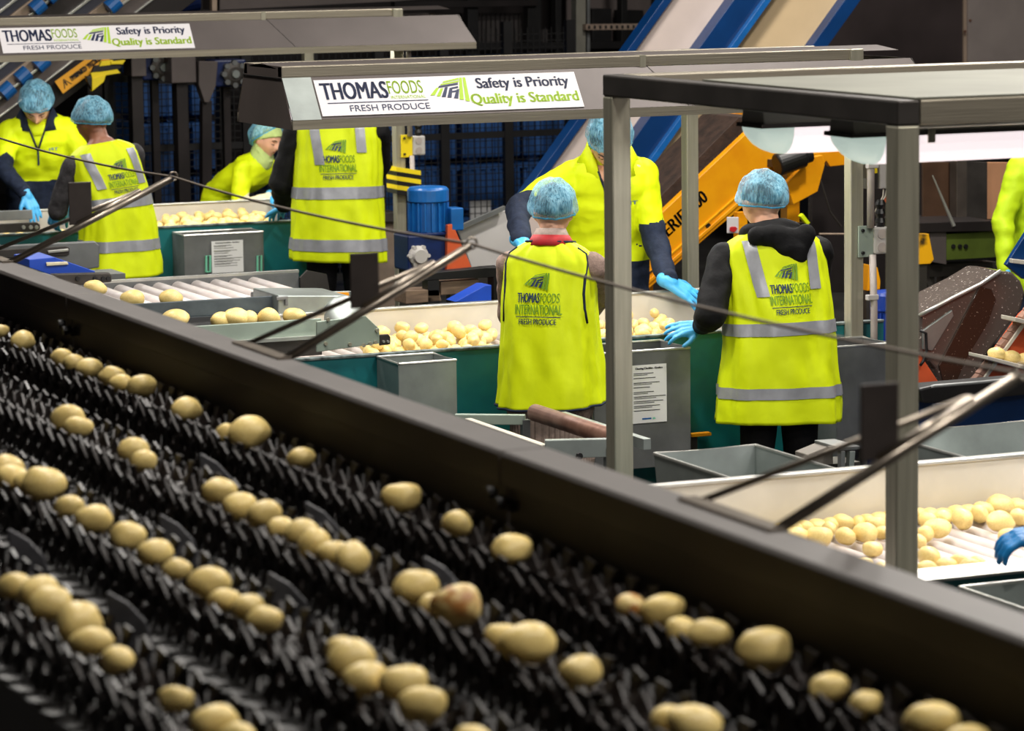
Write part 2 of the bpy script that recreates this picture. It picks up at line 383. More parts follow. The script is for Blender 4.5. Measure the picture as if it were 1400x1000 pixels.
# cross beams under the lanes
t = thing('grader_chassis', 'black steel frame under the roller lanes of the grader', 'machine frame', (1.9, 4.3, 0))
for y in (4.25, 7.0, 9.6):
    put('cross_beam', MB().box(1.3, 2.44, y-.05, y+.05, LZ-.42, LZ-.34), BLACKM, t)
    for x in (1.34, 2.40): put('leg', MB().box(x-.04, x+.04, y-.04, y+.04, 0, LZ-.42), BLACKM, t)
put('gap_shade_sheet', MB().box(1.25, 2.44, 3.4, 11.2, LZ-.52, LZ-.49), BLACKM, t)  # black sheet that stands in for the darkness seen between the lanes

# guard rail: three folded panels, seam brackets
t = thing('guard_rail', 'long dark grey folded-steel guard rail running beside the potato lanes', 'rail', (2.47, 3, 0))
seams = [3.2, P(740, 612, 1.75).y, P(137, 400, 1.75).y, 12.6]
for a, b in zip(seams[:-1], seams[1:]):
    g = .004
    pan = put('rail_panel', MB().prism([(2.515, a+g, 1.75), (2.425, a+g, 1.75), (2.418, a+g, 1.742), (2.418, a+g, 1.685), (2.434, a+g, 1.680), (2.434, a+g, 1.555), (2.424, a+g, 1.545), (2.446, a+g, 1.545), (2.446, a+g, 1.69), (2.436, a+g, 1.70), (2.436, a+g, 1.735), (2.515, a+g, 1.735)], (0, b-a-2*g, 0)), RAILM, t, bevel=.002)
put('skirt', MB().box(2.447, 2.455, 3.2, 12.6, .85, 1.56), BLACKM, t)  # black sheet added below the rail so the gap reads as deep shade
for y in seams[1:3]:
    for d in (-.022, .022):
        put('seam_bolt', MB().lathe([(0, .012), (.018, .012)], (2.418, y+d, 1.66+d*.3), (-1, 0, 0), 10), BLACKM, t)
    put('seam_bracket', MB().box(2.414, 2.434, y-.05, y+.05, 1.64, 1.655), BLACKM, t)
for y in (4.4, 7.4, 10.6):
    put('post', MB().box(2.45, 2.51, y-.03, y+.03, 0, 1.735), RAILM, t)

# pull-cord arms and cord
tips = []
ARM = ['beside the near sorting table', 'in front of the middle sorting table', 'in front of the far sorting table']
for i, (b, tp) in enumerate((((1050, 725), (1395, 513)), ((395, 490), (645, 335)), ((25, 358), (237, 243)))):
    B = P(*b, 1.75); T = PY(*tp, B.y); tips.append(T)
    t = thing('cord_arm', 'steel pull-cord arm with dark plate '+ARM[i], 'bracket', B, group='pull-cord arms on the guard rail')
    B = Vector((2.50, B.y, 1.745)); d = (T-B)
    put('rod', MB().tube([B, B+d*.99], .0105, 12), ROD, t, smooth=True)
    q = B+d*.80
    put('brace_rod', MB().tube([q+Vector((0, .012, .012)), B+Vector((0, .30, .0))], .0065, 10), ROD, t, smooth=True)
    put('sleeve', MB().tube([B+d*.42+Vector((0, 0, .012)), q+Vector((0, 0, .012))], .0075, 10), ROD, t, smooth=True)
    c = B+d*.50+Vector((-.028, 0.0, .052))
    put('flag_plate', MB().box(c.x-.036, c.x+.036, c.y+.014, c.y+.020, c.z-.065, c.z+.065), PLATE, t, bevel=.002)
    ring = [T+Vector((0, .012*math.cos(a)*0, 0))+Vector((math.cos(a)*.013, 0, math.sin(a)*.013+.004)) for a in [2*pi*k/16 for k in range(17)]]
    put('eye_ring', MB().tube(ring, .003, 8, cap=False), ROD, t, smooth=True)
    put('foot', MB().box(B.x-.02, B.x+.015, B.y-.02, B.y+.32, 1.75, 1.756), ROD, t)
pts = [tips[0]+Vector((-.005, -1.9, .006))]+[p+Vector((0, 0, .002)) for p in tips]+[tips[2]+Vector((.03, 2.6, .01))]
path = []
for a, b in zip(pts[:-1], pts[1:]):
    for k in range(10): s = k/10; path.append(a.lerp(b, s)+Vector((0, 0, -.018*4*s*(1-s))))
path.append(pts[-1])
tag(put('pull_cord', MB().tube(path, .0038, 8), CORD, smooth=True), 'thin taut pull cord strung through the eyes of the steel arms', 'cord')

# ------------------------------------------------------------------ potatoes
def potato_mesh(i):
    rnd = random.Random(100+i); mb = MB(); n, m = 20, 14; rings = []
    off = Vector((rnd.random()*50, rnd.random()*50, rnd.random()*50)); bend = rnd.uniform(-.10, .10)
    for a in range(m+1):
        t = -pi/2+pi*a/m; ring = []
        for j in range(n):
            p = 2*pi*j/n; d = Vector((math.sin(t), max(math.cos(t), .015)*math.cos(p), max(math.cos(t), .015)*math.sin(p)))
            k = 1+.13*noise.noise(d*1.1+off)+.03*noise.noise(d*3+off)
            q = Vector((d.x*.5, d.y*.40, d.z*.36))*k; q.y += bend*(q.x*2)**2*.5; ring.append(q)
        rings.append(ring)
    mb.loft(rings); me = mb.mesh('potato')
    for q in me.polygons: q.use_smooth = True
    me.materials.append(POTATO if i < 8 else POTB); return me
PM = [potato_mesh(i) for i in range(10)]
NPOT = 0
def potato(loc, length, rot, label, group, kind=None, fat=None):
    global NPOT
    me = PM[kind if kind is not None else random.randrange(8)]
    o = bpy.data.objects.new('potato', me); COL.objects.link(o); o.location = loc; o.rotation_euler = rot
    f = fat or random.uniform(.95, 1.1)
    o.scale = (length, length*f, length*f); tag(o, label, 'potato', group); NPOT += 1
    return o
rows = [
 [(0,444,20),(31,460,33),(85,483,32),(101,489,30),(121,498,38),(154,510,38),(166,518,34),(193,524,42),(255,554,43),(309,581,27),(340,591,60),(411,619,41),(550,676,54),(624,708,47),(700,746,58),(862,815,42),(905,828,62),(931,847,44),(969,859,60),(1045,885,76),(1133,928,57),(1182,950,50),(1276,984,78),(1320,1002,65)],
 [(92,567,46),(106,577,40),(182,609,44),(196,622,38),(299,667,50),(328,686,48),(360,697,50),(384,710,38),(412,720,48),(430,735,48),(455,746,46),(482,758,58),(568,799,64),(592,813,42),(624,826,72),(688,861,50),(721,879,78),(793,912,62),(914,970,52),(950,986,78)],
 [(8,636,50),(16,646,44),(40,651,42),(60,660,60),(94,685,42),(127,705,52),(175,725,50),(212,748,50),(241,766,40),(285,791,60),(306,809,46),(338,818,46),(362,837,52),(468,875,46),(480,896,68),(498,920,64),(553,927,66),(577,956,66),(646,996,52)],
 [(20,792,50),(52,803,58),(70,819,62),(108,846,68),(125,870,60),(160,888,46),(240,941,48),(292,981,68),(325,997,58)]]
RL = ['potato riding the roller lane beside the dark guard rail', 'potato riding the second roller lane from the guard rail', 'potato riding the third roller lane from the guard rail', 'potato riding the fourth roller lane from the guard rail']
for li, row in enumerate(rows):
    pr = [P(q[0], q[1], LZ+.06) for q in row]
    for qi, (px, py, wd) in enumerate(row):
        zc = LZ+.066; p = P(px, py, zc)
        ln = wd/(F/depth(p))*1.02
        ln = max(.05, min(ln, .098))
        kd = 8 if (px, py) in ((862, 815), (624, 826)) else None
        p.z = LZ+.030+ln*.36; p.x = max(lx_ := LANES[li]-.055, min(p.x, LANES[li]+.055))
        potato(p, ln, (random.uniform(-3, 3), random.uniform(-.12, .12), random.gauss(-.1, .3)), 'bruised brown potato on the roller lane beside the guard rail' if kd and li == 0 else ('potato with a brown scar on the second roller lane from the guard rail' if kd else RL[li].replace('potato', ('large ' if ln > .088 else 'small ' if ln < .066 else '')+('potato touching a neighbour,' if min((pr[qi]-q).length for j, q in enumerate(pr) if j != qi) < .125 else 'lone potato')).replace('neighbour, riding', 'neighbour on').replace('potato riding', 'potato on')), 'potatoes on the roller lanes', kd)
# ------------------------------------------------------------------ sorting tables, frames, hoods
def table(lab, x0, x1, y0, y1, zt, far_h, rx0, rx1, z_low=.25, near_wall=.0):
    t = thing('sorting_table', lab, 'table', ((x0+x1)/2, (y0+y1)/2, 0), group='sorting tables')
    zb = zt-.10
    put('near_panel', MB().box(x0, x1, y0, y0+.02, z_low, zt-.012), TEAL, t)
    put('near_rim', MB().box(x0, x1, y0-.008, y0+.03, zt-.012, zt), TEALW, t, bevel=.003)
    put('far_wall', MB().box(x0, x1, y1-.012, y1+.012, zb-.05, far_h), CREAMW, t)
    put('far_rim', MB().box(x0, x1, y1-.018, y1+.02, far_h, far_h+.012), RIMM, t, bevel=.003)
    put('far_panel', MB().box(x0, x1, y1+.013, y1+.03, z_low, far_h-.02), TEAL, t)
    put('bed_plate', MB().box(x0, x1, y0+.02, y1-.012, zb-.09, zb-.08), DARKST, t)
    for x in (x0+.06, x1-.1):
        for y in (y0+.06, y1-.06): put('leg', MB().box(x-.03, x+.03, y-.03, y+.03, 0, zb-.08), TEAL, t)
    r = .026; me = MB().lathe([(0, .012), (0, r), (.002, r), (y1-y0-.04, r), (y1-y0-.038, .012)], (0, 0, 0), (0, 1, 0), 14).mesh('roller')
    for q in me.polygons: q.use_smooth = True
    me.materials.append(ROLL_W)
    n = int((rx1-rx0)/.074)
    for i in range(n):
        o = bpy.data.objects.new('roller', me); COL.objects.link(o); o.parent = t
        o.location = Vector((rx0+i*.074, y0+.026, zb-r))-t.location
    return t, zb
T1, Z1 = table('teal sorting table heaped with potatoes under the far signed hood', 3.2, 6.98, 19.17, 20.22, .95, .985, 5.3, 6.95)
T2, Z2 = table('teal sorting table heaped with potatoes under the middle signed hood', 4.45, 7.35, 12.96, 14.02, .95, 1.0, 4.5, 7.0)
T3, Z3 = table('sorting table with pale rollers and pale far wall below the strip-light frame', 4.06, 7.2, 7.757, 8.93, .965, 1.04, 4.1, 5.9)
# near rail of table 3 is bare metal
put('near_flange', MB().prism([(4.475, 7.67, .955), (4.475, 7.765, .966), (4.475, 7.765, .975), (4.475, 7.665, .964)], (2.6, 0, 0)), RIMM, T3)

def poisson(x0, x1, y0, y1, z, dmin, n, label, group, lmin=.058, lmax=.082, sec=0, keep=None, sh=.43):
    pts = []; tries = 0
    while len(pts) < n and tries < 6000:
        tries += 1; y = random.uniform(y0, y1); x = random.uniform(x0, x1)+sh*(y-y0)
        if keep and not keep(x, y): continue
        if all((x-a)**2+(y-b)**2 > dmin*dmin for a, b, c in pts): pts.append((x, y, 0))
    base = list(pts); tries = 0; s2 = []
    while len(s2) < sec and tries < 4000:
        tries += 1; y = random.uniform(y0+.03, y1-.03); x = random.uniform(x0+.03, x1-.03)+sh*(y-y0)
        if keep and not keep(x, y): continue
        near = sorted(base, key=lambda q: (q[0]-x)**2+(q[1]-y)**2)[:2]
        if (near[1][0]-x)**2+(near[1][1]-y)**2 > .052**2: continue
        if all((x-a)**2+(y-b)**2 > (dmin*1.05)**2 for a, b, c in s2): s2.append((x, y, 1))
    out = []
    for x, y, k in base+s2:
        ln = random.uniform(lmin, lmax); out.append(((x, y, z+ln*.37+k*.046), ln, (random.uniform(-3, 3), random.gauss(0, .15), random.uniform(-3, 3))))
    return out
# table 3: placed one by one from the photograph, resting on the rollers
z3 = [(105,512,85,75),(185,520,85,65),(58,535,78,45),(132,556,60,40),(275,485,90,55),(335,552,82,60),(392,512,80,65),(442,500,72,72),(310,612,125,70),(415,612,130,110),(462,570,80,70),(515,492,90,60),(540,540,110,55),(545,605,105,105),(605,515,95,60),(608,470,80,45),(685,505,100,60),(708,465,85,60),(640,590,120,80),(692,555,84,50),(675,668,90,75),(722,590,50,70),(630,748,60,30),(712,768,70,40),(800,500,100,70),(830,560,100,70),(790,600,95,70),(930,445,95,58),(925,492,84,44),(1015,482,95,58),(990,512,95,68),(1085,462,100,58),(908,518,70,56),(985,570,125,95),(925,597,90,80),(893,632,70,80),(1165,425,130,85),(1105,525,120,85),(1182,497,105,92),(1242,462,80,55),(1285,535,130,100),(1310,470,100,72),(1350,412,115,65),(1358,450,90,48),(1375,515,95,100),(1325,612,100,60),(945,708,140,80),(935,768,95,56),(1030,748,95,66),(1085,735,85,64),(1140,757,110,60),(1176,742,80,50)]
L3 = 'pale yellow potato on the pale rollers below the strip-light frame'
q3 = []
for x, y, a, b in z3+[(-62, 458, 80, 70), (-10, 515, 75, 60)]:
    px, py = 1000+x/3.4975, 560+y/3.4975; p = P(px, py, Z3+.03); sc = F/depth(p)
    ln = max(.062, min(.095, max(a, b)/3.4975/sc*1.08)); p = P(px, py, Z3+ln*.36); p.z = Z3+ln*.36
    p.y = max(7.80, min(8.87, p.y)); rz = random.gauss(.45, .45) if a > b*1.15 else random.gauss(1.2, .3)
    q3.append([p, ln, -rz-.4])
for it in range(40):                       # let touching potatoes settle side by side
    for i in range(len(q3)):
        for j in range(i):
            a, b = q3[i], q3[j]; d = Vector((a[0].x-b[0].x, a[0].y-b[0].y, 0)); l = d.length; mn = .41*(a[1]+b[1])
            if 1e-5 < l < mn: d *= (mn-l)/l*.5; a[0] += d; b[0] -= d
    for a in q3: a[0].y = max(7.80, min(8.87, a[0].y))
for p, ln, rz in q3:
    potato(p, ln, (random.uniform(-3, 3), random.gauss(0, .1), rz), L3.replace('potato', 'potato, '+('one of the large ones,' if ln > .088 else 'one of the small ones,' if ln < .072 else 'medium sized,')), 'potatoes on the near sorting table')
# table 2: both gaps between the workers
L2 = 'pale yellow potato in the heap on the middle teal sorting table'
for q in poisson(4.84, 5.44, 13.0, 13.97, Z2, .067, 76, L2, '', sec=20, keep=lambda x, y: y > 13.25 or random.random() < .35)+poisson(5.84, 6.34, 13.0, 13.97, Z2, .068, 54, L2, '', sec=12):
    potato(*q, L2, 'potatoes on the middle sorting table')
# table 1: nearer potatoes singly, the far heap behind them as one
mb = MB(); c1 = 0
far = poisson(5.76, 6.52, 19.22, 20.17, Z1, .066, 140, '', '', sec=60)
far.sort(key=lambda q: q[0][1])
L1 = 'small pale potato in the heap on the far teal sorting table'
for q in poisson(4.75, 5.35, 19.24, 19.8, Z1, .075, 20, '', ''): potato(*q, L1, 'potatoes on the far sorting table')
for loc, ln, rot in far:
    if c1 < 10: potato(loc, ln, rot, L1, 'potatoes on the far sorting table'); c1 += 1; continue
    from mathutils import Euler
    M = Matrix.Translation(loc) @ Euler(rot).to_matrix().to_4x4() @ Matrix.Diagonal((ln, ln, ln, 1))
    me = PM[random.randrange(8)]; mb.add([M @ v.co for v in me.vertices], [tuple(p.vertices) for p in me.polygons])
o = put('potato_heap', mb, POTATO, smooth=True); o['kind'] = 'stuff'; tag(o, 'heap of small pale potatoes covering the far teal sorting table', 'potatoes')

# ---- signs
def sign(parent_label, O, U, V, Nn, W, Hh):
    """O lower left corner, U and V unit vectors, Nn outward normal"""
    O = Vector(O); U = Vector(U); V = Vector(V); Nn = Vector(Nn)
    t = thing('sign', parent_label, 'sign', O)
    put('plate', MB().obox(O+U*(W/2)+V*(Hh/2), U*(W/2), V*(Hh/2), Nn*.002), SIGNW, t)
    fn = lambda u, v: O+U*(u*W)+V*(v*Hh)+Nn*.0035
    def ln(nm, body, mt, *r):
        q = MB(); text_on(q, body, fn, *r); put(nm, q, mt, t)
    ln('company_lettering', 'THOMAS', INK_N, .018, .44, .245, .47, .010); ln('company_lettering', 'FOODS', INK_G, .268, .55, .130, .36, .003)
    ln('small_lettering', 'INTERNATIONAL', INK_G, .272, .41, .130, .085); ln('division_lettering', 'FRESH PRODUCE', INK_N, .108, .10, .300, .17, 0.)
    put('rule', MB().add([fn(.03, .335), fn(.408, .335), fn(.408, .355), fn(.03, .355)], [(0, 1, 2, 3)]), INK_N, t)
    ln('slogan_lettering', 'Safety is Priority', INK_N, .608, .53, .358, .38, .0055); ln('slogan_lettering', 'Quality is Standard', INK_G, .572, .09, .415, .38, .0055)
    gr, nv = MB(), MB(); emblem_on((gr, nv), fn, .42, .26, .152, .68); put('emblem', gr, INK_G, t); put('emblem', nv, INK_N, t)
    return t
# ---- hoods: folded trays on a square-tube frame
def hood(lab, slab, x0, xj, xp, x1, yn, ztop, sx, shadow_sign=True):
    """x0 left end, xj beam joint, xp post, x1 right end, yn front top edge"""
    t = thing('light_hood', lab, 'hood', ((x0+x1)/2, yn+.25, 0), group='signed hoods over the tables')
    zt, zb, zl = ztop-.048, ztop-.216, ztop-.255       # top of face, bottom of face, bottom lip
    yf0, yf1, yb0, yb1 = yn+.002, yn-.122, yn+.49, yn+.585
    for nm, a, b, mt in (('front_face', (yf0, zt), (yf1, zb), SHEET), ('back_face', (yb0, zt), (yb1, zb), SHEET)):
        put(nm, MB().add([(x0, a[0], a[1]), (x1-.07, a[0], a[1]), (x1, b[0], b[1]), (x0, b[0], b[1])], [(0, 1, 2, 3)]), mt, t, solid=.003)
    put('front_lip', MB().box(x0, x1, yf1-.003, yf1+.012, zl, zb), STEELX, t)
    put('back_lip', MB().box(x0, x1, yb1-.012, yb1+.003, zl, zb), STEELX, t)
    put('left_end', MB().prism([(x0, yf0, ztop), (x0, yb0-.02, ztop), (x0, yb0, zt), (x0, yb1, zl), (x0, yf1, zl), (x0, yf0, zt)], (.004, 0, 0)), mat('dull_hood_end', (96, 87, 83), .5, .3, .1, 4), t)
    put('left_end_seam', MB().box(x0-.003, x0, yf0, yb0, zt-.004, zt), BLACKM, t)
    put('right_end', MB().prism([(x1-.06, yf0, zt), (x1-.06, yb0, zt), (x1, yb1, zl), (x1, yf1, zl)], (-.004, 0, 0)), DARKST, t)
    put('end_sheet', MB().add([(x0, yf0-.003, zt), (x0+.125, yf0-.003, zt), (x0+.125, yf1-.003, zb), (x0, yf1-.003, zb)], [(0, 1, 2, 3)]), GALV, t, solid=.003)
    put('front_beam', MB().box(x0, xj-.002, yn, yn+.05, zt, ztop), STEELX, t, bevel=.004)
    put('front_beam', MB().box(xj+.002, xp+.03, yn+.012, yn+.062, zt, ztop), STEELX, t, bevel=.004)
    put('beam_coupling', MB().box(xj-.014, xj+.014, yn-.003, yn+.05, zt-.002, ztop+.002), STEEL, t)
    put('back_beam', MB().box(x0, xp+.03, yb0-.05, yb0, zt, ztop), STEELX, t, bevel=.004)
    put('top_sheet', MB().prism([(x0, yn+.05, ztop-.012), (x0, yn+.25, ztop+.006), (x0, yb0-.05, ztop-.012)], (x1-x0-.1, 0, 0)), SHEET, t)
    put('cross_gusset', MB().bar((xj+.02, yf0+.006, zt), (xj+.16, yf1+.006, zb), .012, .012), DARKST, t)
    for yy in (yn+.0, yn+1.65):
        put('post', MB().box(xp-.0325, xp+.0325, yy-.0325+.03, yy+.0325+.03, 0, ztop if yy == yn else ztop-.05), STEEL, t, bevel=.005)
    put('post_beam', MB().box(xp-.03, xp+.03, yn+.06, yn+1.65, ztop-.11, ztop-.05), STEEL, t, bevel=.004)
    for yy in (yn+.09, yn+.36):          # fluorescent fittings inside the tray
        ft = put('strip_lamp', MB().box(x0+.15, x1-.2, yy-.045, yy+.045, zl+.06, zl+.115), LAMPBODY, t, bevel=.006)
        put('diffuser', MB().lathe([(0, .03), (.01, .042), (x1-x0-.37, .042), (x1-x0-.36, .03)], (x0+.155, yy, zl+.055), (1, 0, 0), 14), DIFF, ft)
        for k in range(2):
            L = (x1-x0-.4)/2
            area('tube_light', (x0+.18+L*(k+.5), yy, zl+.005), L*.92, .06, TUBE_W, (1, .97, .93), parent=t)
    Lf = Vector((0, yf1-yf0, zb-zt)); Lf.normalize(); V = -Lf; N = Vector((1, 0, 0)).cross(V); 
    if N.y > 0: N = -N
    O = Vector((sx, yf1, zb))+V*.012+N*.004
    sign(slab, O, (1, 0, 0), V, N, 1.178, .178)
    return t
H2 = hood('brushed steel light hood with a full white sign over the middle table', 'white slogan sign with whole company name on the middle steel hood', 4.488, 6.13, 7.18, 7.52, 12.9, 2.172, 4.62)
H1 = hood('brushed steel light hood over the far table, partly behind the nearer hood', 'white slogan sign on the far steel hood above bowed workers', 4.3, 6.57, 7.45, 7.92, 19.2, 2.226, 4.915)

# ---- frame over table 3 with two strip lamps and a top sheet
fx, fy0, fy1, fz = 4.431, 7.712, 9.52, 2.266
t = thing('lamp_frame', 'square-tube steel frame with strip lamps over the near table', 'frame', (fx, 8.6, 0)); FR3 = t
for y in (fy0, fy1): put('post', MB().box(fx-.034, fx+.034, y-.034, y+.034, 0, fz-.068), STEEL, t, bevel=.006)
put('end_beam', MB().box(fx-.034, fx+.034, fy0-.034, fy1+.034, fz-.068, fz), DARKST, t, bevel=.006)
put('near_beam', MB().box(fx+.036, 7.2, fy0-.034, fy0+.034, fz-.068, fz), STEELX, t, bevel=.005)
put('far_beam', MB().box(fx+.036, 7.2, fy1-.034, fy1+.034, fz-.068, fz), STEELX, t, bevel=.005)
put('top_sheet', MB().box(fx+.02, 7.2, fy0-.03, 8.95, fz+.001, fz+.006), TOPS, t)
put('lamp_rail', MB().tube([(fx+.036, 7.86, fz-.082), (7.2, 7.86, fz-.082)], .008, 10), RIMM, t, smooth=True)
for x, y in ((7.1, fy0), (7.1, fy1)): put('post', MB().box(x-.034, x+.034, y-.034, y+.034, 0, fz-.068), STEEL, t, bevel=.006)
def strip_lamp(x0, x1, y, z, lab):
    t = thing('strip_lamp', lab, 'lamp', (x0, y, z), group='strip lamps under the near frame')
    hw = .075
    put('body', MB().prism([(x0, y-hw, z), (x0, y+hw, z), (x0, y+hw*.72, z+.075), (x0, y-hw*.72, z+.075)], (x1-x0, 0, 0)), LAMPBODY, t, bevel=.004)
    put('seal', MB().box(x0-.012, x1, y-hw-.006, y+hw+.006, z-.008, z+.004), DARKST, t)
    arc = [(math.cos(a), math.sin(a)) for a in [pi+pi*k/10 for k in range(11)]]
    r0 = [(x0+.10, y+c*hw, z-.008+s*.082) for c, s in arc]; 
    put('diffuser', MB().prism(r0, (x1-x0-.1, 0, 0)), DIFF, t)
    rings = []
    for k in range(6):
        q = k/5*pi/2; sc = math.sin(q)*.35+.65; xx = x0+.10-.11*math.cos(q)
        rings.append([(xx, y+c*hw*sc, z-.008+s*.082*(math.sin(q)*.85+.15)) for c, s in arc])
    put('end_cap', MB().loft(rings), ENDCAP, t, smooth=True)
    for xx in (x0+.24, x0+.9, x1-.3):
        put('clip', MB().box(xx-.012, xx+.012, y-hw-.012, y-hw-.004, z-.03, z+.035), STEEL, t, bevel=.003)
    put('hanger', MB().box(x0+.3, x0+.33, y-.02, y+.02, z+.07, fz), STEEL, t)
    put('hanger', MB().box(x1-.33, x1-.3, y-.02, y+.02, z+.07, fz), STEEL, t)
    for k in range(2):
        L = (x1-x0-.2)/2
        area('tube_light', (x0+.12+L*(k+.5), y, z-.095), L*.95, .1, TUBE_W, (1, .97, .94), parent=t)
strip_lamp(4.47, 6.9, 8.66, 2.150, 'lit strip lamp under the near steel frame, farther one of two')
strip_lamp(4.47, 6.9, 8.12, 2.152, 'lit strip lamp under the near steel frame, one beside the lamp rail')

# ---- bins
def bin_(lab, x0, x1, y0, y1, z0, z1, taper=0., paper=None, mt=GALV, slope=0., group='sheet-metal reject bins', legs=True):
    """open-topped sheet bin; slope pulls the near wall's foot back"""
    t = thing('reject_bin', lab, 'bin', ((x0+x1)/2, (y0+y1)/2, 0), group=group)
    w_ = .004; b = [(x0, y0), (x1, y0), (x1, y1), (x0, y1)]; bb = [(x0+taper, y0+slope), (x1-taper, y0+slope), (x1-taper, y1-taper), (x0+taper, y1-taper)]
    nm = ['near_wall', 'right_wall', 'far_wall', 'left_wall']
    for i in range(4):
        j = (i+1) % 4
        put(nm[i], MB().add([(*bb[i], z0), (*bb[j], z0), (*b[j], z1), (*b[i], z1)], [(0, 1, 2, 3)]), mt, t, solid=.004)
    put('bottom', MB().add([(*q, z0) for q in bb], [(0, 1, 2, 3)]), mt, t, solid=.004)
    e = [Vector((*q, z1)) for q in b]
    put('rim', MB().tube(e+[e[0]], .006, 8), RIMM, t)
    if legs and z0 > .05:
        for q in bb: put('leg', MB().bar((q[0], q[1], 0), (q[0], q[1], z0), .03, .03), GALVD, t)
    return t
def notice(lab, px, py0, px1, py1, y, lines=9, logo=True):
    a = PY(px, py1, y); b = PY(px1, py0, y)
    t = thing('notice', lab, 'paper', (a.x, y, a.z))
    W, Hh = b.x-a.x, b.z-a.z
    put('sheet', MB().box(a.x, b.x, y-.0015, y, a.z, b.z), PAPER, t)
    fn = lambda u, v: (a.x+u*W, y-.003, a.z+v*Hh)
    mb = MB(); text_on(mb, 'Cleaning Checklist - Graders', fn, .12, .915, .76, .045, .01)
    rnd = random.Random(3)
    for k in range(lines):
        v = .85-k*.72/lines; l = rnd.uniform(.45, .9)
        mb.add([fn(.07, v), fn(.07+l, v), fn(.07+l, v+.012), fn(.07, v+.012)], [(0, 1, 2, 3)])
        if rnd.random() < .6: mb.add([fn(.07, v-.026), fn(.07+l*.7, v-.026), fn(.07+l*.7, v-.016), fn(.07, v-.016)], [(0, 1, 2, 3)])
    put('print', mb, INK_K, t)
    if logo: put('logo', MB().add([fn(.3, .06), fn(.56, .06), fn(.56, .085), fn(.3, .085)], [(0, 1, 2, 3)]), BLUEM, t); put('logo_leaf', MB().add([fn(.6, .055), fn(.68, .06), fn(.66, .09), fn(.6, .085)], [(0, 1, 2, 3)]), GREENPL, t)
bin_('small open sheet-metal bin hung on the teal table beside the mauve-sleeved worker', PY(538, 500, 12.76).x, PY(616, 500, 12.76).x, 12.70, 12.95, .62, .935, .0, legs=False)
bin_('wide grey sheet-metal bin with a checklist, between the two vested workers', PY(812, 480, 12.66).x, PY(943, 480, 12.66).x, 12.66, 12.95, .42, .925, .0, mt=GALVD)
notice('white checklist sheet with small logo on the wide grey bin', 863, 497, 911, 580, 12.652)
bin_('grey sheet-metal bin beside the black-hooded worker', PY(1135, 470, 12.7).x, PY(1182, 470, 12.7).x+.1, 12.64, 12.893, .43, .885, .0, mt=GALVD)
bin_('open metal bin with mint clips on the far teal table', PY(250, 320, 18.95).x, PY(358, 318, 18.95).x, 18.93, 19.16, .58, .91, .0, mt=GALVD, legs=False)
notice('white notice sheet on the bin at the far table', 290, 328, 332, 374, 18.92, logo=False)
for px in (282, 352):
    a = PY(px, 372, 18.92); b = PY(px, 350, 18.92)
    tag(put('bag_clip', MB().tube([a, b, b+Vector((.025, 0, 0)), a+Vector((.025, 0, 0)), a], .007, 6), GREENPL), 'mint green plastic clip on the front of the far bin', 'clip', 'mint clips on the far bin')
# two hopper bins behind table 3
bin_('open galvanised hopper bin behind the near table, by the far frame post', P(868, 612, .99).x, P(1012, 607, .99).x+.03, 9.02, 9.80, .55, .99, .03, slope=.22)
bin_('open galvanised hopper bin behind the near table, below the blue trough', 5.52, 6.25, 9.02, 9.78, .55, 1.0, .03, slope=.25)
bin_('galvanised hopper bin on the outer side of the near table', 4.56, 5.16, 7.16, 7.62, .5, .945, .03)
# ------------------------------------------------------------------ people
def smooth01(t): t = max(0, min(1, t)); return t*t*(3-2*t)
def superring(cx, cy, z, rx, ry, n, p=2.4):
    out = []
    for k in range(n):
        a = 2*pi*k/n; c, s = math.cos(a), math.sin(a)
        out.append(Vector((cx+rx*math.copysign(abs(c)**(2/p), c), cy+ry*math.copysign(abs(s)**(2/p), s), z)))
    return out
def interp(prof, z):
    if z <= prof[0][0]: return prof[0][1:]
    for a, b in zip(prof[:-1], prof[1:]):
        if z <= b[0]:
            t = smooth01((z-a[0])/(b[0]-a[0])) if len(a) > 9 else (z-a[0])/(b[0]-a[0]); return tuple(x+(y-x)*t for x, y in zip(a[1:], b[1:]))
    return prof[-1][1:]
def head_shape(n=44, m=34):
    mb = MB(); rings = []
    g = lambda x, c, s: math.exp(-((x-c)/s)**2)
    for i in range(m+1):
        t = -pi/2+pi*i/m; ring = []
        for j in range(n):
            a = 2*pi*j/n; ct = max(math.cos(t), .01)
            x, y, z = .076*ct*math.cos(a), .098*ct*math.sin(a), .118*math.sin(t)
            low = max(0, -z/.118)
            x *= 1-.30*low**1.6
            if y < 0: y *= 1-.45*low**1.3; y *= 1.03
            else: y = y*(1-.05*low)
            if y > 0:
                f = smooth01(y/.06)
                x0 = x
                y += f*(.026*g(x0, 0, .012)*g(z, -.026, .020)+.012*g(x0, 0, .010)*g(z, -.002, .018)
                        + .006*(g(x0, .03, .02)+g(x0, -.03, .02))*g(z, .022, .010)
                        - .010*(g(x0, .031, .014)+g(x0, -.031, .014))*g(z, .004, .012)
                        + .005*(g(x0, .045, .018)+g(x0, -.045, .018))*g(z, -.03, .02)
                        + .009*g(x0, 0, .022)*g(z, -.060, .009)-.004*g(x0, 0, .02)*g(z, -.076, .007)+.014*g(x0, 0, .022)*g(z, -.096, .016))
            ring.append(Vector((x, y, z)))
        rings.append(ring)
    mb.loft(rings)
    for s in (-1, 1): mb.ell((s*.076, -.006, -.008), .010, .022, .033, 12, 8, Matrix.Rotation(-.2, 3, 'X'))
    return mb
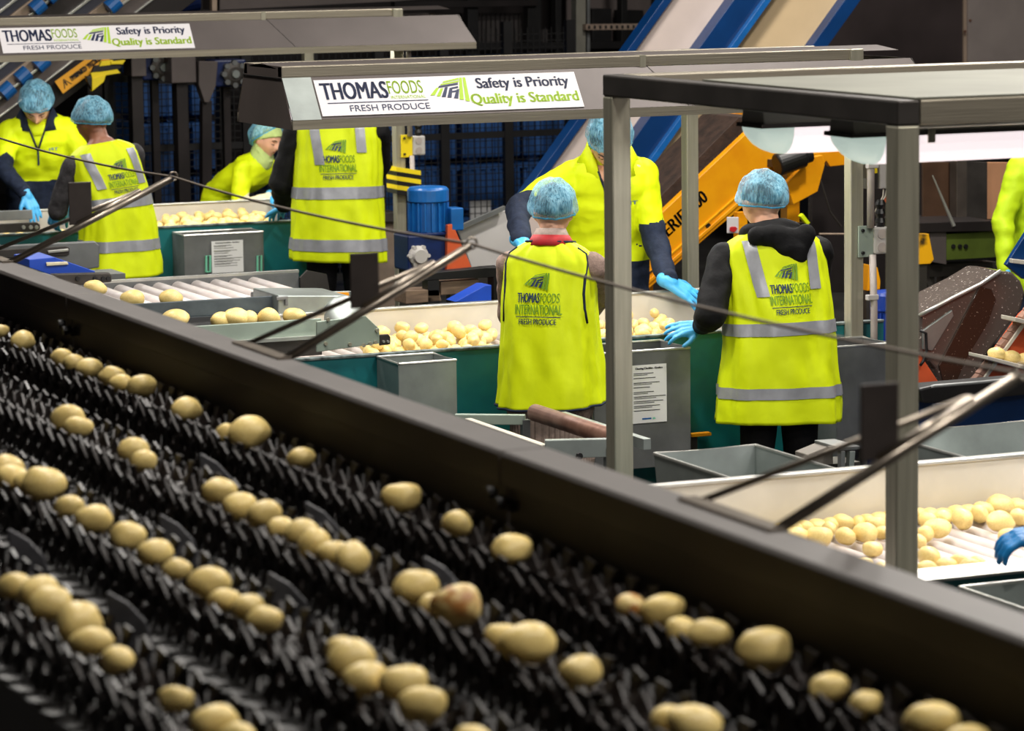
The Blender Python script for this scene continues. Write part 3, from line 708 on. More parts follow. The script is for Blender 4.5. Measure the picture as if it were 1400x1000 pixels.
def hand_mesh(side, curl=.35, splay=.10, thumb=.5, voxel=.0042, fist=False):
    """wrist at origin, fingers along +y, palm facing -z, thumb on side*x"""
    mb = MB(); s = side
    for k in range(4):
        x = (-.030, -.010, .010, .029)[k]*s
        mb.cone((x*.55, .0, 0), (x, .082, 0), .0165, .0135, 10, 3)
    mb.cone((s*.020, .012, -.004), (s*.030, .060, -.004), .016, .014, 10, 3)
    L = [.055, .068, .074, .066]
    for k in range(4):
        x = (-.031, -.0105, .0105, .030)[k]*s; a = 0.; p = Vector((x, .088, 0)); sp = (x/.03)*splay*1.0
        seg = [L[k]*.45, L[k]*.32, L[k]*.25]
        r = [.0098, .0092, .0084, .0072]
        for q in range(3):
            a += curl*(1.0 if q else .8)*(1+.08*k)
            d = Vector((math.sin(sp)*math.cos(a), math.cos(a)*math.cos(sp), -math.sin(a))); p2 = p+d*seg[q]
            mb.cone(p, p2, r[q], r[q+1], 10, 3); p = p2
    p = Vector((s*.034, .030, -.006)); d = Vector((s*math.sin(thumb+.25), math.cos(thumb+.25), -.25)).normalized(); p2 = p+d*.040
    mb.cone(p, p2, .0135, .0112, 10, 3); d2 = Vector((s*math.sin(thumb-.15), math.cos(thumb-.15), -.35)).normalized(); mb.cone(p2, p2+d2*.032, .0112, .0088, 10, 3)
    mb.cone((0, -.022, 0), (0, .012, 0), .030, .028, 14, 3)
    return blob(mb, voxel, 2, 'glove')
def frame_to(p, d, n):
    """matrix: +y -> d, +z -> -n side (n = palm normal)"""
    d = Vector(d).normalized(); z = -Vector(n); z = (z-d*z.dot(d)).normalized(); x = d.cross(z)
    M = Matrix((x, d, z)).transposed().to_4x4(); M.translation = Vector(p); return M
def ik(S, W, a, b, pole):
    S = Vector(S); W = Vector(W); d = W-S; l = d.length
    if l > (a+b)*.995: W = S+d*((a+b)*.995/l); d = W-S; l = d.length
    d = d/l; x = (a*a-b*b+l*l)/(2*l); h = math.sqrt(max(a*a-x*x, 1e-6)); pole = Vector(pole); pole = (pole-d*pole.dot(d)).normalized()
    return S+d*x+pole*h, W
BODY = [(.80, .135, .095), (.90, .155, .105), (1.02, .140, .095), (1.12, .138, .095), (1.24, .155, .105), (1.36, .160, .10), (1.415, .145, .085), (1.45, .085, .065), (1.48, .055, .055)]
COAT = [(.74, .185, .135), (.82, .188, .138), (.95, .180, .132), (1.08, .176, .128), (1.20, .182, .130), (1.32, .188, .122), (1.39, .178, .105), (1.43, .135, .085), (1.465, .080, .072), (1.485, .066, .066)]
VEST = [(.70, .212, .160), (.78, .208, .156), (.92, .198, .148), (1.08, .192, .142), (1.20, .193, .142), (1.31, .194, .136), (1.37, .190, .126), (1.405, .176, .114), (1.432, .140, .100), (1.455, .096, .084)]
def person(lab, x, y, th, h, lean=0., hp=0., hy=0., skin=SKIN, top=None, lower=BLACKF, vest=None, hands=None, hair=HAIR, scarf=None, group=None, hood=False, voxel=.008,
           net=True, coat=None, hem=None, wide=1., collar=None, nscale=1., sleeve_cut=None, side=0., zip_=False, skirt=None, net_pitch=0., sway=(0, 0), bulk=1.):
    """th facing azimuth from +Y towards +X; hands: {side: dict(w=world wrist, d=world finger dir, n=world palm normal, ...)}"""
    T = thing('person', lab, 'person', (x, y, 0), -th, group)
    Mi = (Matrix.Translation((x, y, 0)) @ Matrix.Rotation(-th, 4, 'Z')).inverted(); Mr = Mi.to_3x3()
    s = h/1.70; hz = .90*s
    def bend(p):
        p = Vector(p); k = smooth01((p.z-hz)/(.42*s))
        if lean or side:
            q = p-Vector((0, 0, hz)); q = Matrix.Rotation(-lean*k, 3, 'X') @ q; q = Matrix.Rotation(side*k, 3, 'Y') @ q; p = q+Vector((0, 0, hz))
        return p
    def S(p): return Vector(p)*s
    # joints
    hc = bend(Vector((0, .012, 1.575))*s)                 # head centre before nodding
    nb = bend(Vector((0, -.01, 1.46))*s)
    HM = Matrix.Translation(nb) @ Matrix.Rotation(-lean, 4, 'X') @ Matrix.Rotation(hy, 4, 'Z') @ Matrix.Rotation(-hp, 4, 'X') @ Matrix.Translation((0, .022+.035*max(hp, 0), .128*s))
    HM = HM @ Matrix.Diagonal((s*1.0, s*1.0, s*1.0, 1))
    arms = {}
    for sd in (-1, 1):
        sh = bend(S((sd*(.200 if vest else .185)*wide, 0, 1.365 if vest else 1.375))); hd = (hands or {}).get(sd)
        if hd: W = Mi @ Vector(hd['w']); pole = Mr @ Vector(hd.get('pole', (0, 0, -1)))
        else: W = sh+Vector((sd*.03, .20, -.44))*s; pole = Vector((sd*.5, -1, -.2))
        E, W = ik(sh, W, .285*s, .255*s, pole); arms[sd] = (sh, E, W, hd)
    # ---- body: one continuous skin
    mb = MB()
    mb.loft([[bend(q) for q in superring(0, 0, z*s, a*s*wide, b*s, 20)] for z, a, b in BODY])
    hs = head_shape(); mb.add([HM @ Vector(v) for v in hs.v], hs.f)
    mb.cone(nb-Vector((0, 0, .03)), HM @ Vector((0, -.022, -.055)), .056*s, .052*s)
    for sd in (-1, 1):
        sh, E, W, hd = arms[sd]
        mb.cone(sh-Vector((sd*.05, 0, .0)), E, .052*s, .038*s); mb.cone(E, W, .040*s, .027*s)
        hip = Vector((sd*.085, 0, .86))*s; kn = Vector((sd*.10+sway[0]*.5, .02+sway[1]*.5, .47))*s; an = Vector((sd*.105+sway[0], -.01+sway[1], .08))*s
        mb.cone(hip, kn, .080*s, .054*s); mb.cone(kn, an, .056*s, .038*s); mb.cone(an+Vector((0, -.02, -.035)), an+Vector((0, .13, -.045)), .036*s, .030*s)
        if not hd or not hd.get('glove', True): pass
    me = blob(mb, voxel*.85, 3, 'body')
    me.materials.append(skin); me.materials.append(LIPS); HI = HM.inverted()
    for q in me.polygons:
        c = HI @ q.center
        if c.y > .085 and abs(c.z+.060) < .0085 and abs(c.x) < .021: q.material_index = 1
    put('body', me, skin, T, local=True)
    for sd in (-1, 1):
        o = put('eyelid', MB().ell(HM @ Vector((sd*.031, .078, .003)), .0135*s, .0125*s, .0125*s, 12, 8), skin, T, local=True, smooth=True)
        put('lashes', MB().tube([HM @ Vector((sd*(.031+u*.014), .0905-.010*abs(u), -.004+.003*abs(u))) for u in (-1, -.5, 0, .5, 1)], .0022, 6), EYED, o, local=True)
        put('eyebrow', MB().tube([HM @ Vector((sd*.015, .099, .021)), HM @ Vector((sd*.031, .096, .027)), HM @ Vector((sd*.048, .082, .022))], [.0028, .0036, .002], 6), hair, T, local=True)
    # ---- hair under the net
    def cap(scale, front, back, n=36, m=14, ns=0., seed=0, c0=(0, -.008, .022)):
        rings = []
        for i in range(m+1):
            ring = []
            for j in range(n):
                a = 2*pi*j/n; lim = (front+(back-front)*(1-math.sin(a))/2); ph = lim*i/m
                d = Vector((math.sin(ph)*math.cos(a), math.sin(ph)*math.sin(a), math.cos(ph)))
                k = 1+ns*noise.noise(Vector((d.x*3+seed, d.y*3, d.z*2)))+ns*.35*noise.noise(Vector((math.cos(a)*9, math.sin(a)*9, d.z*1.5+seed)))*(i/m)
                ring.append(HM @ (Vector(c0)+Vector((d.x*scale[0], d.y*scale[1], d.z*scale[2]))*k))
            rings.append(ring)
        return rings
    put('hair', MB().loft(cap((.082, .108, .104), 1.18, 2.15, ns=.05)), hair, T, local=True, smooth=True)
    if net:
        rg = cap((.099*nscale, .122*nscale, .120*nscale), 1.42+net_pitch, 2.22-net_pitch*.5, 72, 24, .10, x*7, c0=(0, -.014, .020))
        for w_, k_ in ((-1, .86), (-2, .96)): cen = sum(rg[w_], Vector())/len(rg[w_]); rg[w_] = [cen+(q-cen)*k_ for q in rg[w_]]
        o = put('hairnet', MB().loft(rg, cap=False), NET, T, local=True, smooth=True)
        put('elastic', MB().tube(rg[-1]+[rg[-1][0]], .0042, 8), NETRIM, o, local=True, smooth=True)
    if scarf:
        mb = MB()
        rg = cap((.090, .112, .112), 1.25, 2.3, 40, 16, .03)
        mb.loft(rg)
        mb.tube([HM @ Vector((.066*math.cos(a), .012+.072*math.sin(a), -.055-.055*max(0, math.sin(a)))) for a in [2*pi*k/24 for k in range(25)]], .022, 10, cap=False)
        mb.cone(nb-Vector((0, 0, .02)), HM @ Vector((0, -.02, -.08)), .084, .072)
        put('headscarf', blob(mb, .006, 2, 'headscarf'), scarf, T, local=True)
    # ---- top garment
    mb = MB()
    prof = coat or ([(z, a-.030, b-.030) for z, a, b in VEST] if vest else COAT)
    if zip_: prof = COAT[:-3]+[(1.43, .130, .085), (1.452, .098, .080)]
    mb.loft([[bend(q) for q in superring(0, 0, z*s, a*s*wide, b*s, 28)] for z, a, b in prof])
    for sd in (-1, 1):
        sh, E, W, hd = arms[sd]
        cut = .93 if sleeve_cut is None else sleeve_cut
        mb.cone(sh-Vector((sd*(.02 if vest else .045), 0, .012))*s, E, (.062 if vest else .070)*s*(1+(bulk-1)*.4), .055*s*bulk); mb.cone(E, E.lerp(W, cut), .057*s*bulk, (.041 if cut > .7 else .050)*s)
    if hood:
        for k in range(21):
            a = pi*(1.24*k/20-.12); mb.ell(bend(S((.104*math.cos(a), -.064*math.sin(a)-.012, 1.452+.014*math.sin(a)))), .040*s, .042*s, .036*s, 12, 8)
        for dx, dz, r in ((-.10, 1.430, .046), (-.05, 1.425, .056), (0, 1.41, .062), (.05, 1.395, .066), (.095, 1.400, .062), (.12, 1.425, .050), (.075, 1.355, .058), (.03, 1.37, .056), (.085, 1.335, .042)):
            mb.ell(bend(S((dx, -.122, dz))), r*s, .036*s, r*.92*s, 14, 9)
    me = blob(mb, voxel, 7 if hood else 3, 'top')
    mats = top if isinstance(top, (list, tuple)) else [top]
    for q in mats: me.materials.append(q)
    nr = [v.normal.copy() for v in me.vertices]
    for v, q in zip(me.vertices, nr):
        c = v.co.copy(); v.co = c+q*(noise.noise(Vector((c.x*9+x, c.y*9, c.z*15)))*(.007 if vest else .012)+noise.noise(Vector((c.x*20, c.y*20+x, c.z*26)))*.004)
    if len(mats) > 1:
        for q in me.polygons:
            c = q.center; k = 0
            low = (hem if hem is not None else 0.)*s
            for sd in (-1, 1):
                sh, E, W, hd = arms[sd]; ax = (W-E).normalized(); t = (c-E).dot(ax); dr = ((c-E)-ax*t).length
                if t > -.045 and dr < .085*s and c.z < sh.z+.05: k = 1
            if c.z < low and k == 0 and abs(c.x) < .21*wide*s: k = 1
            q.material_index = k
    put('jacket' if not vest else 'jumper', me, None, T, local=True)
    if sleeve_cut is not None:
        pass
    if collar:
        for i, (mt, r, dz, rr) in enumerate(collar):
            def cr(rad, z): return [bend(S((rad*math.cos(a), -.010+rad*.95*math.sin(a), 1.440+z-.05*max(0, math.sin(a))))) for a in [2*pi*k/36 for k in range(36)]]
            put('collar', MB().loft([cr(r+.020, dz), cr(r+.006, dz+rr*.6), cr(r-.004, dz+rr), cr(r-.012, dz+rr*.9)], cap=False), mt, T, local=True, smooth=True, solid=.006)
    if zip_:
        # open neck, collar flaps, placket and zip laid on the jacket front
        jv = BVHTree.FromPolygons([v.co.copy() for v in me.vertices], [tuple(p.vertices) for p in me.polygons])
        out = (Matrix.Rotation(side, 3, 'Y') @ (Matrix.Rotation(-lean, 3, 'X') @ Vector((0, 1, 0))))
        def onfront(xx, zz, d_=.004):
            p0 = bend(S((xx, 0, zz))); h_ = jv.ray_cast(p0+out*.5, -out)
            p = h_[0] if h_[0] and (h_[0]-p0).dot(out) > .03 else p0+out*.085
            return p+out*d_
        def patch(nm, rows, mt, d_, par=None):
            n_ = 6; vs = []
            for (xa, xb, z) in rows: vs += [onfront(xa+(xb-xa)*k/n_, z, d_) for k in range(n_+1)]
            w_ = n_+1
            return put(nm, MB().add(vs, [(j*w_+i, j*w_+i+1, (j+1)*w_+i+1, (j+1)*w_+i) for j in range(len(rows)-1) for i in range(n_)]), mt, T, local=True, smooth=True, solid=.004)
        patch('undershirt', [(-.002, .002, 1.285), (-.016, .016, 1.33), (-.030, .030, 1.37), (-.044, .044, 1.405)], zip_, .004)
        patch('open_neck', [(-.026, .026, 1.362), (-.036, .036, 1.385), (-.048, .048, 1.41), (-.056, .056, 1.435)], skin if zip_ is SIGNW else zip_, .006)
        for sd in (-1, 1):
            pts = [onfront(sd*u, z, .007) for u, z in ((.0, 1.275), (.018, 1.325), (.034, 1.37), (.050, 1.41), (.062, 1.44))]
            put('placket_edge', MB().tube(pts, .0055*s, 8), NAVY, T, local=True, smooth=True)
            vs = [bend(S(q)) for q in ((sd*.040, .112, 1.385), (sd*.062, .085, 1.46), (sd*.088, .02, 1.50), (sd*.070, -.062, 1.515), (sd*.0, -.09, 1.52), (sd*.0, -.10, 1.45), (sd*.088, -.075, 1.44), (sd*.128, .015, 1.425), (sd*.105, .085, 1.385))]
            put('collar', MB().add(vs, [(0, 1, 8), (1, 2, 7, 8), (2, 3, 6, 7), (3, 4, 5, 6)]), HIVIS if zip_ is SIGNW else NAVY, T, local=True, smooth=True, solid=.010)
        put('zip', MB().tube([onfront(0, z, .006) for z in (1.285, 1.25, 1.215, 1.185)], .0055*s, 6), INK_VN, T, local=True)
        gx = MB(); text_on(gx, 'TFI', lambda u, v: onfront(-.085+(1-u)*0+u*.05-.03, 1.27+v*.016, .006), 0, 0, 1, 1, .01); put('chest_lettering', gx, BLUEM, T, local=True)
    # ---- trousers / skirt
    mb = MB()
    mb.loft([superring(0, 0, z*s, a*s*wide, b*s, 24) for z, a, b in ((.72, .15, .11), (.80, .168, .122), (.90, .165, .118), (1.0, .150, .105))])
    for sd in (-1, 1):
        hip = Vector((sd*.085, 0, .84))*s; kn = Vector((sd*.10+sway[0]*.5, .02+sway[1]*.5, .47))*s; an = Vector((sd*.105+sway[0], -.01+sway[1], .10))*s
        mb.cone(hip, kn, .098*s, .075*s); mb.cone(kn, an, .076*s, .062*s)
    put('trousers', blob(mb, .011, 3, 'trousers'), lower, T, local=True)
    for sd in (-1, 1):
        an = Vector((sd*.105+sway[0], -.01+sway[1], .08))*s
        mb = MB(); mb.cone((an.x, an.y-.03, .055), (an.x, an.y+.15, .045), .046, .040); mb.cone((an.x, an.y-.01, .06), (an.x, an.y-.01, .16), .05, .055)
        put('boot', blob(mb, .010, 2, 'boot'), SHOE, T, local=True)
    if skirt:
        rings = []
        for i in range(13):
            z = (.50+.42*i/12)*s; ring = superring(0, 0, z, (.178+.01*math.sin(i))*s*wide, .140*s, 144)
            rings.append([Vector((q.x*(1+(.016 if k % 3 else -.010)), q.y*(1+(.016 if k % 3 else -.010)), q.z)) for k, q in enumerate(ring)])
        put('long_knit_hem', MB().loft(rings), skirt, T, local=True)
    # ---- vest with tape and print
    if vest:
        hz_ = vest.get('hem', .70); zt = 1.455; n, m_ = 96, 56; vm = vest.get('mat', HIVIS); prf = VEST; off = x*3+y; flare = vest.get('flare', 0.)
        def VS(u, v, d=0.):
            z = hz_+(zt-hz_)*v; a, b = interp(prf, z); a *= wide; ang = 2*pi*u; c, sn = math.cos(ang), math.sin(ang)
            fold = (1-v)*.030+.006
            nn = noise.noise(Vector((c*2.6+off, sn*2.6, z*1.6)))*fold+noise.noise(Vector((c*5+z*3, sn*5+off, z*6)))*.009+noise.noise(Vector((c*12, sn*12+off, z*16)))*.0025+flare*(1-v)**1.5
            p = 2.5; ex = a+nn+d; ey = b+nn+d
            hem_w = -.012*math.sin(ang*1.0+off)*(1-v)**4
            return Vector((ex*math.copysign(abs(c)**(2/p), c), ey*math.copysign(abs(sn)**(2/p), sn), z+hem_w))*s
        vs = [VS(i/n, j/m_) for j in range(m_+1) for i in range(n)]
        fs = [(j*n+i, j*n+(i+1) % n, (j+1)*n+(i+1) % n, (j+1)*n+i) for j in range(m_) for i in range(n)]
        bvh = BVHTree.FromPolygons(vs, fs)
        vo = put('vest', MB().add([bend(p) for p in vs], fs), vm, T, local=True, smooth=True, solid=.004)
        def onback(xx, zz, d=.004):
            hit = bvh.ray_cast(Vector((xx*s, -1, zz*s)), Vector((0, 1, 0)))
            p = hit[0] if hit[0] else Vector((xx*s, -.1*s, zz*s))
            return bend(p+Vector((0, -d, 0)))
        for z0, z1 in vest.get('bands', ()):
            v0, v1 = (z0-hz_)/(zt-hz_), (z1-hz_)/(zt-hz_)
            bm_ = MB(); nn_ = 96
            vv = [bend(VS(i/nn_, v0+(v1-v0)*j/3, .0065)) for j in range(4) for i in range(nn_)]
            bm_.add(vv, [(j*nn_+i, j*nn_+(i+1) % nn_, (j+1)*nn_+(i+1) % nn_, (j+1)*nn_+i) for j in range(3) for i in range(nn_)])
            put('reflective_band', bm_, REFL, vo, local=True, smooth=True)
        for pts in vest.get('straps', ()):       # centre-line points on the back (x, z), half width
            hw = .026; bm_ = MB(); q = []
            for a, b in zip(pts[:-1], pts[1:]):
                for k in range(7): q.append((a[0]+(b[0]-a[0])*k/7, a[1]+(b[1]-a[1])*k/7))
            q.append(pts[-1]); vv = []
            for xx, zz in q:
                for e in (-1, -.33, .33, 1): vv.append(onback(xx+e*hw, zz, .009))
            bm_.add(vv, [(j*4+i, j*4+i+1, j*4+i+5, j*4+i+4) for j in range(len(q)-1) for i in range(3)])
            put('reflective_band', bm_, REFL, vo, local=True, smooth=True)
        if vest.get('print'):
            cx, cz, sc = vest['print']                 # centre, lower edge, width in metres
            hgt = sc*1.02
            fn = lambda u, v: onback(cx+(u-.5)*sc, cz+v*hgt, .0085)
            def ln(nm, body, mt, *r):
                q = MB(); text_on(q, body, fn, *r); put(nm, q, mt, vo, local=True)
            ln('division_lettering', 'FRESH PRODUCE', INK_VN, .10, .00, .80, .105, .0035); ln('company_lettering', 'INTERNATIONAL', INK_VG, .0, .19, 1.0, .185, .003)
            ln('company_lettering', 'THOMAS', INK_VN, .04, .415, .49, .185, .012); ln('company_lettering', 'FOODS', INK_VG, .545, .415, .40, .185, .003)
            put('rule', MB().add([fn(.02, .135), fn(.35, .135), fn(.68, .135), fn(.98, .135), fn(.98, .15), fn(.68, .15), fn(.35, .15), fn(.02, .15)], [(0, 1, 6, 7), (1, 2, 5, 6), (2, 3, 4, 5)]), INK_VN, vo, local=True)
            gr, nv = MB(), MB(); emblem_on((gr, nv), fn, .17, .655, .56, .345); put('emblem', gr, INK_VG, vo, local=True); put('emblem', nv, INK_VN, vo, local=True)
        if vest.get('trim'):
            for sd in (-1, 1):
                path = [onback(sd*a, b, .002) for a, b in ((.130, 1.43), (.164, 1.405), (.176, 1.36), (.175, 1.30), (.173, 1.24), (.178, 1.18), (.186, 1.12))]
                put('armhole_trim', MB().tube(path, .006*s, 8), vest['trim'], vo, local=True, smooth=True)
            ring = [bend(VS(k/48, 1.0, .003)) for k in range(49)]
            put('neck_trim', MB().tube(ring, .006*s, 8, cap=False), vest['trim'], vo, local=True, smooth=True)
            ring = [bend(VS(k/60, 0.0, .002)) for k in range(61)]
            put('hem_trim', MB().tube(ring, .005*s, 8, cap=False), vest['trim'], vo, local=True, smooth=True)
    # ---- hands
    for sd in (-1, 1):
        sh, E, W, hd = arms[sd]
        hd = hd or {}
        me = hand_mesh(sd, hd.get('curl', .3), hd.get('splay', .12), hd.get('thumb', .5), voxel=.0045)
        d = Mr @ Vector(hd['d']) if 'd' in hd else (W-E); n_ = Mr @ Vector(hd['n']) if 'n' in hd else Vector((0, 0, -1))
        M = frame_to(W, d, n_) @ Matrix.Diagonal((hd.get('sc', 1.06)*s,)*3+(1,))
        me.transform(M); put('glove', me, hd.get('mat', GLOVE), T, local=True, smooth=True)
        if hd.get('cuff'): put('cuff', MB().tube([W.lerp(E, .16), W.lerp(E, .02)], .043*s, 14), hd['cuff'], T, local=True, smooth=True)
    return T

D = math.radians
# woman in the plain-backed vest at the middle table
person('worker seen from behind in plain yellow printed vest, mauve sleeves and red collar', 5.50, 12.50, D(40), 1.67, lean=.10, hp=.18, hy=D(8), top=MAUVE, lower=CHAR, nscale=1.06,
       vest=dict(hem=.770, flare=.024, print=(-.01, 1.115, .205), trim=NAVY), skirt=RIB, collar=[(GREYC, .066, .012, .058), (REDC, .082, .0, .042)], wide=1.0, bulk=1.12, voxel=.0085,
       hands={-1: dict(w=(5.58, 12.98, 1.02), d=(.4, 1, -.3), n=(0, 0, -1), pole=(-.5, -.8, -.6)), 1: dict(w=(5.86, 12.90, 1.04), d=(.0, 1, -.3), n=(0, 0, -1), pole=(1, -.7, -.4))})
# hooded man with taped vest
person('worker seen from behind with black hood over taped yellow vest at middle table', 6.56, 12.46, D(8), 1.67, lean=.16, hp=.22, hy=D(14), top=BLACKF, lower=BLACKF, hood=True, bulk=1.28, nscale=1.08, wide=1.20, voxel=.0085,
       vest=dict(hem=.62, flare=.02, bands=((.735, .785), (1.010, 1.062)), straps=(((-.135, 1.415), (-.132, 1.36), (-.120, 1.26), (-.110, 1.17)), ((.140, 1.40), (.142, 1.33), (.140, 1.24), (.138, 1.19))), print=(.015, 1.095, .20)),
       hands={-1: dict(w=P(958, 447, 1.01), d=(-1, .25, -.1), n=(-.1, .6, -.7), splay=.2, pole=(-.5, -.7, -1), curl=.28), 1: dict(w=(6.86, 12.90, 1.00), d=(-.4, 1, -.3), n=(0, 0, -1), pole=(1.6, -.5, -.4))}, side=-.03)
# man across the middle table
person('worker in yellow and navy zip jacket reaching across the middle table with blue gloves', 6.66, 14.46, D(198), 1.95, lean=.26, hp=.62, hy=D(-4), top=[HIVIS, NAVY], hem=.98, lower=NAVY, zip_=SIGNW, wide=1.03, voxel=.0085, skin=SKIN,
       hands={1: dict(w=PY(712, 330, 14.05), d=(.5, -1, -.4), n=(0, 0, -1), pole=(-1, .3, -.3)), -1: dict(w=PY(914, 386, 13.98), d=(.8, -.35, -.50), n=(-.2, .75, -.7), splay=.26, pole=(.1, 1, -.2), curl=.2, cuff=NAVY)})
# far table: man bowed towards us
person('worker with head bowed in yellow and navy zip jacket behind the far table', 5.52, 20.60, D(197), 1.86, lean=.22, hp=.62, hy=0, top=[HIVIS, NAVY], hem=1.06, lower=NAVY, zip_=HIVIS, wide=1.12, voxel=.008, nscale=1.04, net_pitch=-.10,
       hands={1: dict(w=PY(36, 266, 20.15), d=(.35, -.4, -1), n=(-.2, .6, -.4), pole=(-1, .3, -.3), curl=.18, cuff=NAVY), -1: dict(w=PY(88, 268, 20.2), d=(-.3, -.5, -.8), n=(0, .5, -.6), pole=(1, .3, -.2), curl=.25, cuff=NAVY)})
# far table: woman seen from behind
person('worker seen from behind in taped yellow vest with dark rolled sleeves at the far table', 5.47, 18.70, D(-4), 1.76, lean=.08, hp=.30, hy=D(24), skin=SKIN2, top=CHAR, lower=BLACKF, wide=1.04, nscale=1.06, sleeve_cut=.30, side=-.13,
       vest=dict(hem=.70, flare=.02, bands=((.845, .905), (1.085, 1.145)), straps=(((-.135, 1.41), (-.128, 1.35), (-.108, 1.27), (-.10, 1.20)), ((.128, 1.40), (.140, 1.33), (.150, 1.25), (.150, 1.20))), print=(.035, 1.165, .18)),
       hands={-1: dict(w=PY(84, 282, 19.05), d=(-.45, .3, -1), n=(.5, .5, -.2), pole=(-.5, -.8, -.6), curl=.42, mat=GLOVE), 1: dict(w=PY(108, 292, 19.22), d=(-1, .5, -.3), n=(-.2, 0, -1), pole=(.6, -.6, -1), curl=.4)})
# far table: woman with head scarf leaning
person('worker in pale green head scarf and yellow jacket leaning over the far table', 6.74, 20.66, D(146), 1.61, lean=.72, hp=-.42, hy=D(-6), top=[HIVIS, CREAMC], hem=0, lower=NAVY, scarf=SCARF, wide=1.0, voxel=.008, nscale=1.12, net_pitch=-.80,
       hands={1: dict(w=PY(372, 268, 20.25), d=(.5, -.8, -.5), n=(0, 0, -1), pole=(-.6, 0, -1), curl=.3), -1: dict(w=PY(398, 276, 20.25), d=(.3, -.8, -.4), n=(0, 0, -1), pole=(.8, 0, -.6), curl=.3)})
# far table: man with taped vest, head behind the nearer hood
person('broad worker seen from behind in taped yellow vest, black sleeves, head behind steel hood', 6.82, 18.62, D(19), 1.90, lean=.10, hp=.3, hy=0, top=BLACKF, lower=BLACKF, wide=1.20, bulk=1.3, voxel=.009,
       vest=dict(hem=.665, flare=.01, bands=((.725, .79), (1.005, 1.065)), straps=(((-.125, 1.41), (-.12, 1.34), (-.105, 1.24), (-.098, 1.18)), ((.115, 1.42), (.12, 1.36), (.125, 1.28), (.128, 1.24))), print=(.0, 1.105, .20)),
       hands={-1: dict(w=PY(388, 284, 19.02), d=(0, 1, -.3), n=(0, 0, -1), pole=(-.6, -.8, -.5)), 1: dict(w=(7.10, 19.0, 1.10), d=(-.4, 1, -.3), n=(0, 0, -1), pole=(1.6, .1, -.3))})
# right-hand edge: worker beyond the chute, and one whose glove reaches over the near table
a = PY(1428, 300, 14.9)
person('worker in lime jacket standing beyond the splashed chute', a.x, 14.9, D(186), 1.78, lean=.05, hp=.2, top=HIVIS2, lower=NAVY, wide=1.05, voxel=.010,
       hands={1: dict(w=PY(1374, 372, 14.75), d=(0, -.4, -1), n=(1, 0, 0), pole=(-1, .6, 0)), -1: dict(w=(a.x+.2, 14.6, .95), d=(0, -.6, -1), n=(-1, 0, 0), pole=(1, .6, 0))})
person('worker in dark sleeves at the near table, seen only by one deep blue glove', 5.40, 7.26, D(-14), 1.72, lean=.22, hp=.3, top=NAVY, lower=BLACKF, voxel=.010,
       hands={-1: dict(w=P(1396, 755, 1.02), d=(-1, .25, -.12), n=(0, .2, -1), pole=(.6, -.6, -1), curl=.42, splay=.02, mat=GLOVED, sc=1.15, cuff=NAVY), 1: dict(w=(5.8, 7.68, 1.05), d=(-.2, 1, -.2), n=(0, 0, -1), pole=(1, -.4, -1), mat=GLOVED)})
# ------------------------------------------------------------------ machines around the tables
def poly(name, pts, y, th, mt, parent, bevel=.003):
    """upright plate at distance Y = y, th metres thick, outline given by the picture"""
    return put(name, MB().prism([PY(px, py, y) for px, py in pts], (0, th, 0)), mt, parent, bevel=bevel)
def bolt(parent, c, ax=(0, -1, 0), r=.010, mt=STEEL): put('bolt', MB().lathe([(0, r), (.010, r*.9)], c, ax, 8), mt, parent)

# roller infeed conveyor left of the middle table
t = thing('roller_conveyor', 'short conveyor of shiny pale rollers between the middle and far tables', 'conveyor', (4.7, 14.9, 0))
zc = .955; ya, yb = 14.52, 15.50
put('near_beam', MB().box(3.6, 5.06, ya-.02, ya, zc-.06, zc+.065), BLACKM, t, bevel=.003)
put('far_beam', MB().box(3.4, 5.46, yb, yb+.025, zc-.05, zc+.075), GALVD, t, bevel=.004)
put('far_beam_edge', MB().box(3.4, 5.46, yb-.002, yb+.030, zc+.075, zc+.088), RIMM, t)
put('end_plate', MB().prism([(5.46, yb-.02, zc-.06), (5.46, yb-.02, zc+.05), (5.50, yb-.02, zc+.085), (5.60, yb-.02, zc+.06), (5.62, yb-.02, zc-.06)], (0, .02, 0)), DARKST, t)
for i in range(16):
    x = 3.75+i*.098
    put('roller', MB().lathe([(0, .02), (0, .036), (ya*0+yb-ya-.01, .036), (yb-ya-.01, .02)], (x, ya+.005, zc+.03), (0, 1, 0), 16), ROLL_W, t, smooth=True)
put('deck', MB().box(3.5, 5.4, ya, yb, zc-.14, zc-.12), BLACKM, t)
for x in (3.7, 5.0):
    for y in (ya-.01, yb+.01): put('leg', MB().box(x-.03, x+.03, y-.02, y+.02, 0, zc-.05), GALVD, t)
# slate channel and pale channel in front of the rollers, potatoes between
t = thing('feed_channel', 'slate grey channel in front of the shiny roller conveyor', 'channel', (4.6, 14.2, 0))
a, b = P(185, 414, 1.02), P(348, 406, 1.02); y = 14.1
zw0, zw1 = PY(350, 428, y).z, PY(350, 406, y).z
put('near_wall', MB().box(3.8, 4.86, y, y+.014, zw0, zw1), GPLATE2, t, bevel=.003)
put('floor_plate', MB().box(3.8, 4.9, y, 14.49, zw0-.012, zw0), GPLATE2, t)
put('end_block', MB().box(4.86, 4.95, y+.05, 14.48, zw0, zw1-.02), GALVD, t, bevel=.006)
put('support', MB().box(4.2, 4.26, y+.1, y+.16, 0, zw0-.012), GALVD, t); put('support', MB().box(4.8, 4.86, y+.1, y+.16, 0, zw0-.012), GALVD, t)
LC = 'potato lying in the slate channel by the shiny rollers'
for px, py in ((182, 409), (234, 408)):
    p = PY(px, py, 14.2); potato(p, .11, (0, .1, .2), LC, 'potatoes in the feed channels')
t = thing('outfeed_channel', 'pale green-grey channel with bolted side plate leading to the middle table', 'channel', (4.6, 13.4, 0))
